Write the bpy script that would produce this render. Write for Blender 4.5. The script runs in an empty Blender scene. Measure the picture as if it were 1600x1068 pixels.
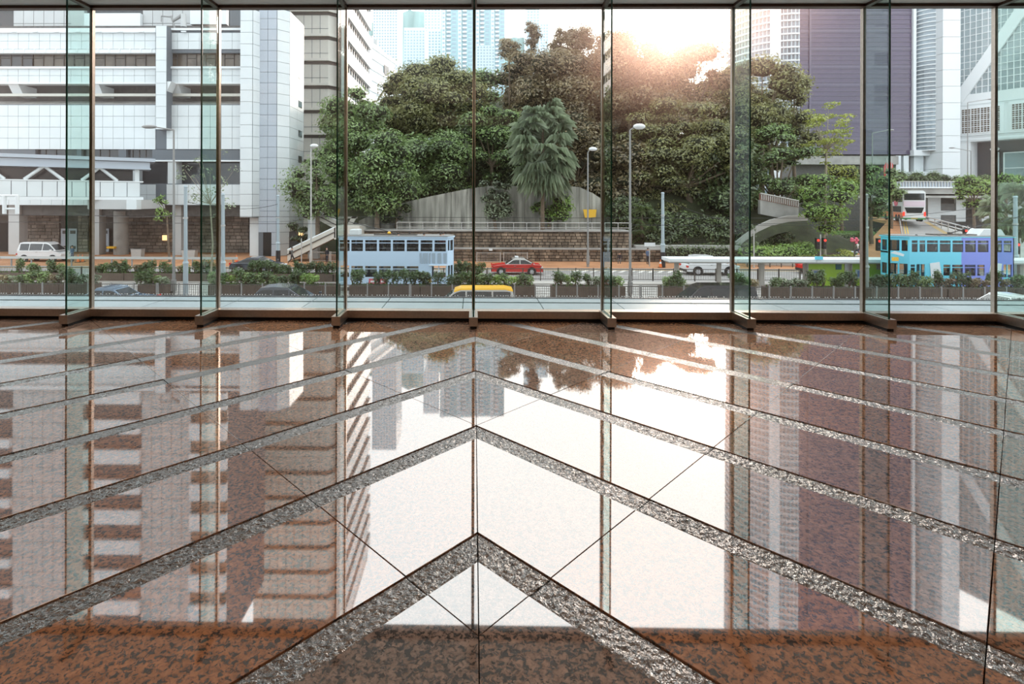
import bpy, math, random
import numpy as np
from mathutils import Vector, Matrix
random.seed(7); np.random.seed(7)
S = bpy.context.scene
COL = S.collection
PI = math.pi
# ------------------------------------------------------------ camera
F = 845.0; PX, PY = 728.6, 310.0; CAMZ = 1.35; ROAD = -5.5
R3 = Matrix.Rotation(math.radians(.77), 3, 'Z') @ Matrix.Rotation(PI/2, 3, 'X') @ Matrix.Rotation(math.radians(.15), 3, 'Z')
CAM = Vector((0, 0, CAMZ))
cd = bpy.data.cameras.new('camera'); cam = bpy.data.objects.new('camera', cd); COL.objects.link(cam)
cd.sensor_width = 36; cd.lens = F/1600*36; cd.shift_x = (800-PX)/1600; cd.shift_y = (PY-534)/1600
cd.clip_start = .05; cd.clip_end = 3000
cam.matrix_world = Matrix.Translation(CAM) @ R3.to_4x4()
S.camera = cam
S.view_settings.view_transform = 'Standard'; S.view_settings.look = 'None'
S.view_settings.gamma = 1; S.view_settings.use_curve_mapping = False
S.view_settings.exposure = 0.0
S.cycles.use_denoising = True
S.cycles.max_bounces = 8; S.cycles.transparent_max_bounces = 24
S.cycles.diffuse_bounces = 4; S.cycles.glossy_bounces = 4
S.cycles.caustics_reflective = False; S.cycles.caustics_refractive = False
S.cycles.sample_clamp_indirect = 6
# ------------------------------------------------------------ sky and sun
SUN = Vector((322/845, 1, 262/845)).normalized()
def sky():
    w = bpy.data.worlds.new('sky'); S.world = w; w.use_nodes = True
    n = w.node_tree.nodes; l = w.node_tree.links; n.clear()
    tc = n.new('ShaderNodeTexCoord'); dot = n.new('ShaderNodeVectorMath'); dot.operation = 'DOT_PRODUCT'
    dot.inputs[1].default_value = SUN
    l.new(tc.outputs['Generated'], dot.inputs[0])
    mr = n.new('ShaderNodeMapRange'); mr.inputs[1].default_value = -1; mr.inputs[2].default_value = 1
    l.new(dot.outputs['Value'], mr.inputs[0])
    cr = n.new('ShaderNodeValToRGB'); l.new(mr.outputs[0], cr.inputs[0])
    e = cr.color_ramp.elements
    e[0].position = 0; e[0].color = (.50, .55, .59, 1)
    e[1].position = 1; e[1].color = (1, .96, .90, 1)
    for p, c in ((.45, (.56, .60, .63)), (.75, (.72, .76, .78)), (.93, (.82, .84, .85)), (.985, (.92, .90, .88))):
        k = e.new(p); k.color = (*c, 1)
    bg = n.new('ShaderNodeBackground'); bg.inputs[1].default_value = 4.0
    l.new(cr.outputs[0], bg.inputs[0])
    o = n.new('ShaderNodeOutputWorld'); l.new(bg.outputs[0], o.inputs[0])
sky()
sl = bpy.data.lights.new('sun', 'SUN'); sl.energy = 1.6; sl.angle = math.radians(9); sl.color = (1, .80, .68)
so = bpy.data.objects.new('sun', sl); COL.objects.link(so)
so.rotation_euler = SUN.to_track_quat('Z', 'Y').to_euler(); so.location = (30, 60, 60)
for i, (x, y) in enumerate(((-4.5, -2.5), (0, -2.5), (4.5, -2.5), (-4.5, 1.2), (0, 1.2), (4.5, 1.2))):  # unseen warm fill lamps, added to give the floor an orange tone
    a = bpy.data.lights.new('warm_fill_lamp', 'AREA'); a.energy = 24; a.size = 2.0; a.color = (1, .74, .54)
    ao = bpy.data.objects.new('warm_fill_lamp', a); COL.objects.link(ao); ao.location = (x, y, 3.43)

# ------------------------------------------------------------ helpers
def ray(px, py): return R3 @ Vector(((px-PX)/F, -(py-PY)/F, -1))
def P(px, py, Y):
    d = ray(px, py); return CAM + d*(Y/d.y)
def G(px, py, z=ROAD):
    d = ray(px, py); return CAM + d*((z-CAMZ)/d.z)
def gx(px, Y, py=400): return P(px, py, Y).x
def gz(py, Y, px=740): return P(px, py, Y).z
WL = {}
class MB:
    def __init__(s): s.v = []; s.f = []; s.m = []; s.sm = []
    def add(s, vs, fs, m=0, smooth=False):
        b = len(s.v); s.v += [tuple(v) for v in vs]
        for f in fs: s.f.append([b+i for i in f]); s.m.append(m); s.sm.append(smooth)
        return s
    def obox(s, O, U, V, W, u0, u1, v0, v1, w0, w1, m=0):
        O, U, V, W = Vector(O), Vector(U), Vector(V), Vector(W)
        vs = [O+U*u+V*v+W*w for w in (w0, w1) for v in (v0, v1) for u in (u0, u1)]
        return s.add(vs, [(0,2,3,1), (4,5,7,6), (0,1,5,4), (2,6,7,3), (0,4,6,2), (1,3,7,5)], m)
    def box(s, x0, x1, y0, y1, z0, z1, m=0):
        return s.obox((0,0,0), (1,0,0), (0,1,0), (0,0,1), min(x0,x1), max(x0,x1), min(y0,y1), max(y0,y1), min(z0,z1), max(z0,z1), m)
    def pbox(s, x0, y0, x1, y1, Y, d, m=0):      # rectangle seen at depth Y, extending d away
        a = P(x0, y1, Y); b = P(x1, y0, Y)
        return s.box(a.x, b.x, Y, Y+d, a.z, b.z, m)
    def tube(s, p0, p1, r0, r1=None, n=8, m=0, cap=True):
        p0, p1 = Vector(p0), Vector(p1); r1 = r0 if r1 is None else r1
        d = (p1-p0).normalized(); a = d.orthogonal().normalized(); b = d.cross(a)
        vs = []
        for p, r in ((p0, r0), (p1, r1)):
            for k in range(n):
                t = 2*PI*k/n; vs.append(p + a*math.cos(t)*r + b*math.sin(t)*r)
        s.add(vs, [(k, (k+1) % n, n+(k+1) % n, n+k) for k in range(n)], m, True)
        if cap: s.add(vs, [tuple(range(n))[::-1], tuple(range(n, 2*n))], m)
        return s
    def path(s, pts, r, n=6, m=0):
        for a, b in zip(pts[:-1], pts[1:]): s.tube(a, b, r, r, n, m)
        return s
    def prism(s, poly, vec, m=0):                # planar polygon (3D) pushed along vec
        n = len(poly); vec = Vector(vec); vs = [Vector(p) for p in poly] + [Vector(p)+vec for p in poly]
        s.add(vs, [tuple(range(n))[::-1], tuple(range(n, 2*n))] + [(k, (k+1) % n, n+(k+1) % n, n+k) for k in range(n)], m)
        return s
    def ell(s, c, r, nu=10, nv=7, m=0, jit=0):
        c = Vector(c); vs = []; 
        for j in range(nv+1):
            ph = PI*j/nv
            for i in range(nu):
                t = 2*PI*i/nu; q = 1+random.uniform(-jit, jit)
                vs.append(c+Vector((r[0]*math.sin(ph)*math.cos(t)*q, r[1]*math.sin(ph)*math.sin(t)*q, r[2]*math.cos(ph)*q)))
        s.add(vs, [(j*nu+i, j*nu+(i+1) % nu, (j+1)*nu+(i+1) % nu, (j+1)*nu+i)[::-1] for j in range(nv) for i in range(nu)], m, True)
        return s
    def holed(s, O, U, N, u0, u1, z0, z1, holes, t=.08, m=0):   # wall with openings, thickness t against N
        us = sorted({u0, u1, *[min(max(h[k], u0), u1) for h in holes for k in (0, 1)]})
        zs = sorted({z0, z1, *[min(max(h[k], z0), z1) for h in holes for k in (2, 3)]})
        for a, b in zip(zs[:-1], zs[1:]):
            if b-a < 1e-4: continue
            st = None
            for c, d in list(zip(us[:-1], us[1:])) + [(u1, None)]:
                solid = d is not None and not any(h[0] < (c+d)/2 < h[1] and h[2] < (a+b)/2 < h[3] for h in holes)
                if solid and st is None: st = c
                if not solid and st is not None:
                    s.obox(O, U, N, (0,0,1), st, c, -t, 0, a, b, m); st = None
        return s
    def mesh(s, name, mats, off=(0,0,0)):
        me = bpy.data.meshes.new(name); o = Vector(off)
        me.from_pydata([(v[0]-o.x, v[1]-o.y, v[2]-o.z) for v in s.v], [], s.f)
        for mt in (mats if isinstance(mats, (list, tuple)) else [mats]): me.materials.append(mt)
        me.polygons.foreach_set('material_index', s.m); me.polygons.foreach_set('use_smooth', s.sm); me.update()
        return me
    def build(s, name, mats, parent=None, kind=None, label=None, bevel=0):
        w = WL[parent.name] if parent else Vector((0,0,0))
        if parent is None and s.v:
            a = np.array(s.v); w = Vector(((a[:,0].min()+a[:,0].max())/2, (a[:,1].min()+a[:,1].max())/2, a[:,2].min()))
        o = bpy.data.objects.new(name, s.mesh(name, mats, w)); COL.objects.link(o)
        if parent: o.parent = parent
        else: o.location = w
        WL[o.name] = w.copy()
        if kind: o['kind'] = kind
        if label: o['label'] = label
        if bevel:
            b = o.modifiers.new('bevel', 'BEVEL'); b.width = bevel; b.segments = 2; b.limit_method = 'ANGLE'
        return o
def tag(o, label, cat, group=None, kind=None):
    o['label'] = label; o['category'] = cat
    if group: o['group'] = group
    if kind: o['kind'] = kind
    return o
def thing(name, label, cat, loc, group=None, rz=0):
    o = bpy.data.objects.new(name, None); COL.objects.link(o); o.location = loc; o.rotation_euler = (0,0,rz)
    o.empty_display_size = .3; WL[o.name] = Vector(loc) if rz == 0 else Vector((0,0,0))
    return tag(o, label, cat, group)
def local(name, label, cat, loc, rz=0, group=None):   # thing whose parts are written in its own coordinates
    o = thing(name, label, cat, loc, group, rz); o.rotation_euler = (0,0,rz); WL[o.name] = Vector((0,0,0)); return o
def struct(name, label=None):
    o = bpy.data.objects.new(name, None); COL.objects.link(o); WL[o.name] = Vector((0,0,0)); o['kind'] = 'structure'
    if label: o['label'] = label
    return o
def place(name, me, loc, parent, rot=None):          # shared mesh, own object; loc in world
    o = bpy.data.objects.new(name, me); COL.objects.link(o); o.parent = parent
    o.location = Vector(loc) - WL[parent.name]
    if rot is not None: o.rotation_euler = rot
    return o
def copy_tree(o, parent=None):
    c = o.copy(); COL.objects.link(c); c.parent = parent
    for ch in o.children: copy_tree(ch, c)
    return c

# ------------------------------------------------------------ materials
def mat(name, col, rough=.6, metal=0, spec=.5, ior=1.5, var=0, scale=3., stretch=None, bump=0, bscale=20., coat=0, alpha=1, rnd=0, emit=None):
    m = bpy.data.materials.new(name); m.use_nodes = True; nt = m.node_tree; n = nt.nodes; l = nt.links
    b = n['Principled BSDF']
    b.inputs['Base Color'].default_value = (*col, 1); b.inputs['Roughness'].default_value = rough
    b.inputs['Metallic'].default_value = metal; b.inputs['IOR'].default_value = ior
    b.inputs['Specular IOR Level'].default_value = spec; b.inputs['Coat Weight'].default_value = coat
    if emit: b.inputs['Emission Color'].default_value = (*emit[0], 1); b.inputs['Emission Strength'].default_value = emit[1]
    g = n.new('ShaderNodeNewGeometry')
    if var or rnd:
        no = n.new('ShaderNodeTexNoise'); no.inputs['Scale'].default_value = scale; no.inputs['Detail'].default_value = 6
        if stretch:
            mp = n.new('ShaderNodeVectorMath'); mp.operation = 'MULTIPLY'; mp.inputs[1].default_value = stretch; l.new(g.outputs['Position'], mp.inputs[0]); l.new(mp.outputs[0], no.inputs['Vector'])
        else: l.new(g.outputs['Position'], no.inputs['Vector'])
        mr = n.new('ShaderNodeMapRange'); mr.inputs[1].default_value = .25; mr.inputs[2].default_value = .75
        mr.inputs[3].default_value = 1-var; mr.inputs[4].default_value = 1+var
        l.new(no.outputs['Fac'], mr.inputs[0])
        h = n.new('ShaderNodeHueSaturation'); h.inputs['Color'].default_value = (*col, 1)
        if rnd:
            r2 = n.new('ShaderNodeMapRange'); r2.inputs[3].default_value = 1-rnd; r2.inputs[4].default_value = 1+rnd
            l.new(g.outputs['Random Per Island'], r2.inputs[0])
            mu = n.new('ShaderNodeMath'); mu.operation = 'MULTIPLY'; l.new(mr.outputs[0], mu.inputs[0]); l.new(r2.outputs[0], mu.inputs[1])
            l.new(mu.outputs[0], h.inputs['Value'])
        else: l.new(mr.outputs[0], h.inputs['Value'])
        l.new(h.outputs[0], b.inputs['Base Color'])
    if bump:
        nb = n.new('ShaderNodeTexNoise'); nb.inputs['Scale'].default_value = bscale; nb.inputs['Detail'].default_value = 5
        l.new(g.outputs['Position'], nb.inputs['Vector'])
        bp = n.new('ShaderNodeBump'); bp.inputs['Strength'].default_value = bump; bp.inputs['Distance'].default_value = .02
        l.new(nb.outputs['Fac'], bp.inputs['Height']); l.new(bp.outputs[0], b.inputs['Normal'])
    return m
def leaf_mat(name, c1, c2, tr=.35):
    m = bpy.data.materials.new(name); m.use_nodes = True; nt = m.node_tree; n = nt.nodes; l = nt.links; n.clear()
    g = n.new('ShaderNodeNewGeometry'); no = n.new('ShaderNodeTexNoise'); no.inputs['Scale'].default_value = .35; no.inputs['Detail'].default_value = 3
    l.new(g.outputs['Position'], no.inputs['Vector'])
    ad = n.new('ShaderNodeMath'); ad.operation = 'MULTIPLY_ADD'; l.new(no.outputs['Fac'], ad.inputs[0]); ad.inputs[1].default_value = 1.6; ad.inputs[2].default_value = -.55
    a2 = n.new('ShaderNodeMath'); a2.operation = 'MULTIPLY_ADD'; l.new(g.outputs['Random Per Island'], a2.inputs[0]); a2.inputs[1].default_value = .6; l.new(ad.outputs[0], a2.inputs[2])
    a2.use_clamp = True
    mx = n.new('ShaderNodeMix'); mx.data_type = 'RGBA'; l.new(a2.outputs[0], mx.inputs[0])
    mx.inputs[6].default_value = (*c1, 1); mx.inputs[7].default_value = (*c2, 1)
    d = n.new('ShaderNodeBsdfDiffuse'); t = n.new('ShaderNodeBsdfTranslucent'); gl = n.new('ShaderNodeBsdfGlossy'); gl.inputs['Roughness'].default_value = .45
    l.new(mx.outputs[2], d.inputs[0]); l.new(mx.outputs[2], t.inputs[0]); gl.inputs[0].default_value = (1, 1, 1, 1)
    m1 = n.new('ShaderNodeMixShader'); m1.inputs[0].default_value = tr; l.new(d.outputs[0], m1.inputs[1]); l.new(t.outputs[0], m1.inputs[2])
    m2 = n.new('ShaderNodeMixShader'); m2.inputs[0].default_value = .06; l.new(m1.outputs[0], m2.inputs[1]); l.new(gl.outputs[0], m2.inputs[2])
    o = n.new('ShaderNodeOutputMaterial'); l.new(m2.outputs[0], o.inputs[0]); return m
def glass_mat(name, tint, refl=1.45, haze=0.0, hcol=(1,1,1), veil=0.0):
    m = bpy.data.materials.new(name); m.use_nodes = True; nt = m.node_tree; n = nt.nodes; l = nt.links; n.clear()
    t = n.new('ShaderNodeBsdfTransparent'); t.inputs[0].default_value = (*tint, 1)
    g = n.new('ShaderNodeBsdfGlossy'); g.inputs['Roughness'].default_value = .01
    f = n.new('ShaderNodeFresnel'); f.inputs[0].default_value = refl
    ge = n.new('ShaderNodeNewGeometry'); fr = n.new('ShaderNodeMath'); fr.operation = 'SUBTRACT'; fr.inputs[0].default_value = 1; l.new(ge.outputs['Backfacing'], fr.inputs[1])
    fm = n.new('ShaderNodeMath'); fm.operation = 'MULTIPLY'; l.new(f.outputs[0], fm.inputs[0]); l.new(fr.outputs[0], fm.inputs[1])
    mx = n.new('ShaderNodeMixShader'); l.new(fm.outputs[0], mx.inputs[0]); l.new(t.outputs[0], mx.inputs[1]); l.new(g.outputs[0], mx.inputs[2])
    out = mx
    if haze:     # added rough refraction lobe imitates the warm glow around the low sun
        r = n.new('ShaderNodeBsdfRefraction'); r.inputs['Roughness'].default_value = .72; r.inputs['IOR'].default_value = 1.12
        r.inputs[0].default_value = (*hcol, 1)
        m2 = n.new('ShaderNodeMixShader'); m2.inputs[0].default_value = haze; l.new(mx.outputs[0], m2.inputs[1]); l.new(r.outputs[0], m2.inputs[2]); out = m2
    if veil:
        r = n.new('ShaderNodeBsdfTranslucent'); r.inputs[0].default_value = (*hcol, 1)
        m2 = n.new('ShaderNodeMixShader'); m2.inputs[0].default_value = veil; l.new(out.outputs[0], m2.inputs[1]); l.new(r.outputs[0], m2.inputs[2]); out = m2
    o = n.new('ShaderNodeOutputMaterial'); l.new(out.outputs[0], o.inputs[0]); return m
def granite(name, base, dark, thr, scale, ior, rough, bump, mid=None):
    m = bpy.data.materials.new(name); m.use_nodes = True; nt = m.node_tree; n = nt.nodes; l = nt.links; b = n['Principled BSDF']
    g = n.new('ShaderNodeNewGeometry'); oi = n.new('ShaderNodeObjectInfo')
    off = n.new('ShaderNodeVectorMath'); off.operation = 'MULTIPLY_ADD'; l.new(oi.outputs['Random'], off.inputs[0]); off.inputs[1].default_value = (37, 53, 11); l.new(g.outputs['Position'], off.inputs[2])
    n1 = n.new('ShaderNodeTexNoise'); n1.inputs['Scale'].default_value = scale; n1.inputs['Detail'].default_value = 4; n1.inputs['Roughness'].default_value = .65; n1.inputs['Distortion'].default_value = .6
    n2 = n.new('ShaderNodeTexNoise'); n2.inputs['Scale'].default_value = scale*.45; n2.inputs['Detail'].default_value = 2
    for k in (n1, n2): l.new(off.outputs[0], k.inputs['Vector'])
    r1 = n.new('ShaderNodeValToRGB'); e = r1.color_ramp.elements
    e[0].position = thr-.04; e[0].color = (*dark, 1); e[1].position = thr+.02; e[1].color = (*(mid or base), 1)
    k = e.new(thr+.12); k.color = (*base, 1)
    l.new(n1.outputs['Fac'], r1.inputs[0])
    h = n.new('ShaderNodeHueSaturation'); l.new(r1.outputs[0], h.inputs['Color'])
    mr = n.new('ShaderNodeMapRange'); mr.inputs[1].default_value = .3; mr.inputs[2].default_value = .7; mr.inputs[3].default_value = .78; mr.inputs[4].default_value = 1.2
    l.new(n2.outputs['Fac'], mr.inputs[0])
    ov = n.new('ShaderNodeMapRange'); ov.inputs[3].default_value = .88; ov.inputs[4].default_value = 1.12; l.new(oi.outputs['Random'], ov.inputs[0])
    mu = n.new('ShaderNodeMath'); mu.operation = 'MULTIPLY'; l.new(mr.outputs[0], mu.inputs[0]); l.new(ov.outputs[0], mu.inputs[1]); l.new(mu.outputs[0], h.inputs['Value'])
    sr = n.new('ShaderNodeMapRange'); sr.inputs[3].default_value = .8; sr.inputs[4].default_value = 1.15; l.new(oi.outputs['Random'], sr.inputs[0]); l.new(sr.outputs[0], h.inputs['Saturation'])
    l.new(h.outputs[0], b.inputs['Base Color']); b.inputs['IOR'].default_value = ior; b.inputs['Roughness'].default_value = rough
    if bump:
        nb = n.new('ShaderNodeTexNoise'); nb.inputs['Scale'].default_value = 48; nb.inputs['Detail'].default_value = 3.5; nb.inputs['Distortion'].default_value = .8
        l.new(g.outputs['Position'], nb.inputs['Vector'])
        bp = n.new('ShaderNodeBump'); bp.inputs['Strength'].default_value = 1; bp.inputs['Distance'].default_value = bump
        l.new(nb.outputs['Fac'], bp.inputs['Height']); l.new(bp.outputs[0], b.inputs['Normal'])
    return m
M = {}
M['slab'] = granite('polished_granite', (.39, .205, .125), (.055, .05, .048), .455, 62, 2.9, .025, 0, (.27, .145, .095))
M['slab_grey'] = granite('greyish_polished_granite', (.32, .22, .175), (.05, .05, .052), .47, 62, 2.9, .025, 0, (.21, .15, .125))
M['strip'] = granite('rough_granite', (.125, .098, .082), (.02, .017, .015), .47, 85, 2.4, .26, .008, (.10, .078, .065))
M['grout'] = mat('joint_grout', (.02, .018, .016), .9)
M['steel'] = mat('brushed_bronze_steel', (.52, .44, .375), .28, 1, var=.12, scale=40)
M['steel_dark'] = mat('dark_bronze_frame', (.11, .065, .045), .4, .6)
M['gap'] = mat('black_recess', (.008, .007, .006), .8)
M['ceil'] = mat('ceiling_panel', (.80, .74, .69), .55)
M['wall'] = mat('interior_stone', (.30, .22, .17), .4, var=.15, scale=2)
M['pane'] = glass_mat('window_glass', (.97, .985, .98), 1.28, haze=.04, hcol=(1, .72, .62))  # tinted haze in the glass imitates the sun's glow
M['fin'] = glass_mat('fin_glass', (.84, .93, .90), 1.5)
M['fin_edge'] = mat('green_glass_edge', (.012, .075, .05), .15, spec=.8)
M['canopy'] = mat('frosted_canopy_glass', (.31, .38, .40), .25, var=.06)
M['canopy_edge'] = mat('green_canopy_edge', (.04, .12, .12), .2)
M['white'] = mat('white_paint', (.74, .77, .785), .4)
M['tile'] = mat('white_facade_tile', (.665, .71, .725), .35, var=.05, scale=.5, rnd=.02)
M['tile_blue'] = mat('blue_grey_and_shade_tile', (.42, .47, .53), .3, var=.05, scale=.5)  # also carries the painted shade of the stair tower front
M['tile_beige'] = mat('beige_facade_tile', (.62, .60, .54), .4, var=.06, scale=.4)
M['tile_grey'] = mat('grey_facade_panel', (.50, .51, .51), .45, var=.08, scale=.4)
M['joint'] = mat('facade_joint', (.13, .15, .17), .8)
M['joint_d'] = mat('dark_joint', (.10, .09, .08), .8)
M['dglass'] = mat('dark_window', (.035, .04, .045), .08, spec=.6)
M['bglass'] = mat('brown_curtained_window', (.12, .095, .07), .15, var=.5, scale=.8)
M['concrete'] = mat('concrete', (.34, .33, .31), .85, var=.25, scale=.7)
M['shade'] = mat('shaded_concrete', (.12, .115, .11), .9, var=.3)  # concrete with shade put into its colour, for recesses and soffits
M['stained'] = mat('stained_concrete', (.33, .32, .28), .9, var=.85, scale=1.6, stretch=(1, 1, .12))
M['stone'] = mat('stone_block', (.26, .22, .185), .9, var=.35, scale=.9, rnd=.25)
M['stone_d'] = mat('weathered_stone_block', (.19, .145, .105), .95, var=.75, scale=1.3, rnd=.35, stretch=(1, 1, .4))
M['asphalt'] = mat('asphalt', (.30, .29, .28), .85, var=.12, scale=.3)
M['line'] = mat('road_paint', (.75, .74, .70), .7)
M['yline'] = mat('yellow_road_paint', (.70, .45, .06), .7)
M['pave'] = mat('orange_brick_paving', (.42, .20, .095), .85, var=.25, scale=.5)
M['kerb'] = mat('kerb_stone', (.42, .40, .37), .85)
M['rail'] = mat('tram_rail', (.25, .22, .20), .35, .8)
M['planter'] = mat('brown_planter', (.115, .085, .065), .85, var=.25, scale=1.5)
M['soil'] = mat('soil', (.045, .028, .018), .95)
M['grass'] = mat('grass', (.07, .16, .025), .9, var=.4, scale=2)
M['pole'] = mat('grey_pole_paint', (.27, .27, .265), .5, .2)
M['bpole'] = mat('light_blue_pole_paint', (.36, .43, .47), .5)
M['black'] = mat('black_paint', (.012, .012, .014), .4)
M['rubber'] = mat('rubber', (.012, .012, .012), .8)
M['chrome'] = mat('wheel_alloy', (.6, .6, .62), .25, .9)
M['fence'] = mat('fence_metal', (.10, .09, .08), .5, .5)
M['galv'] = mat('galvanised_rail', (.50, .49, .47), .45, .4)
M['red'] = mat('red_car_paint', (.55, .025, .02), .2, coat=.6)
M['redl'] = mat('red_signal', (.7, .02, .015), .3, emit=((1, .05, .02), 1.2))
M['orange'] = mat('orange_paint', (.75, .17, .03), .35)
M['yellow'] = mat('yellow_paint', (.85, .48, .03), .3, coat=.4)
M['carwhite'] = mat('white_car_paint', (.78, .79, .80), .2, coat=.6)
M['cargrey'] = mat('dark_grey_car_paint', (.06, .07, .085), .18, coat=.8)
M['carblack'] = mat('black_car_paint', (.022, .022, .026), .15, coat=.8)
M['carblue'] = mat('grey_blue_car_paint', (.12, .18, .25), .2, coat=.8)
M['silver'] = mat('silver_car_paint', (.5, .5, .48), .25, .4, coat=.6)
M['tlight'] = mat('pale_blue_tram_paint', (.55, .72, .90), .3, coat=.3)
M['tblue'] = mat('sky_blue_tram_paint', (.15, .66, .86), .3, coat=.3)
M['tviolet'] = mat('violet_blue_tram_paint', (.20, .27, .78), .3, coat=.3)
M['tin'] = mat('tram_interior', (.10, .075, .06), .8)
M['carglass'] = mat('car_glass', (.025, .03, .033), .06, spec=.8)
M['tramglass'] = glass_mat('tram_glass', (.62, .66, .66), 1.5)
M['green'] = mat('lime_green_panel', (.27, .44, .03), .4, var=.1, scale=.8)
M['poster'] = mat('white_poster', (.75, .82, .85), .5, var=.05)
M['pinkred'] = mat('pink_red_print', (.62, .13, .16), .5)
M['teal'] = mat('teal_print', (.20, .58, .62), .5)
M['purple'] = mat('purple_glass', (.07, .052, .10), .12, spec=.7, var=.25, scale=.05)
M['purpleb'] = mat('purple_spandrel', (.12, .105, .155), .25)
M['sglass'] = mat('silver_blue_glass', (.24, .30, .34), .08, spec=.9, var=.5, scale=.15)
M['cglass'] = mat('pale_teal_glass', (.27, .34, .36), .05, spec=1, var=.35, scale=.12)
M['pale1'] = mat('hazed_tower_wall', (.62, .72, .76), .6)  # distance haze is painted into this wall colour
M['pale2'] = mat('hazed_teal_tower_wall', (.42, .60, .63), .6)  # teal wall with distance haze in its base colour
M['palew'] = mat('hazed_tower_window', (.36, .47, .53), .4)  # window colour lightened to include distance haze
M['bark'] = mat('bark', (.16, .12, .085), .9, var=.3)
M['barkl'] = mat('pale_bark', (.32, .28, .21), .9, var=.3)
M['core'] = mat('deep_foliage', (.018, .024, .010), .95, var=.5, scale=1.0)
M['hill'] = mat('hillside_undergrowth', (.035, .042, .018), .95, var=.6, scale=.6)
M['hillp'] = mat('misty_hill', (.30, .43, .42), .95, var=.2, scale=.02)  # mist is toned into the hill's base colour
M['lf_green'] = leaf_mat('leaf_green', (.04, .08, .02), (.30, .44, .14))
M['lf_light'] = leaf_mat('leaf_light_green', (.10, .20, .03), (.30, .46, .08))
M['lf_dark'] = leaf_mat('leaf_dark_green', (.022, .042, .014), (.19, .26, .09))
M['lf_olive'] = leaf_mat('leaf_olive', (.055, .062, .018), (.38, .39, .14))
M['lf_brown'] = leaf_mat('leaf_brown_olive', (.060, .042, .022), (.36, .29, .14))
M['lf_grey'] = leaf_mat('leaf_grey_green', (.06, .085, .05), (.34, .41, .25))
M['lf_yel'] = leaf_mat('leaf_yellow_green', (.17, .23, .03), (.45, .48, .08))
M['lf_palm'] = leaf_mat('leaf_palm', (.10, .14, .08), (.40, .48, .32))
M['lf_shrub'] = leaf_mat('leaf_shrub', (.02, .045, .010), (.10, .19, .04))
M['skin'] = mat('skin', (.45, .27, .19), .6); M['hair'] = mat('hair', (.015, .012, .01), .6)
M['cdark'] = mat('dark_cloth', (.02, .022, .03), .9); M['cjean'] = mat('denim', (.05, .07, .12), .9)
M['cgrey'] = mat('grey_cloth', (.12, .12, .12), .9); M['cpink'] = mat('pink_cloth', (.65, .14, .2), .8); M['cblue'] = mat('blue_cloth', (.10, .16, .28), .9)
M['bluesign'] = mat('blue_sign', (.03, .10, .35), .4)
M['warm'] = mat('warm_lamp_glass', (.9, .7, .4), .4, emit=((1, .6, .25), 1.6))
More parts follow.
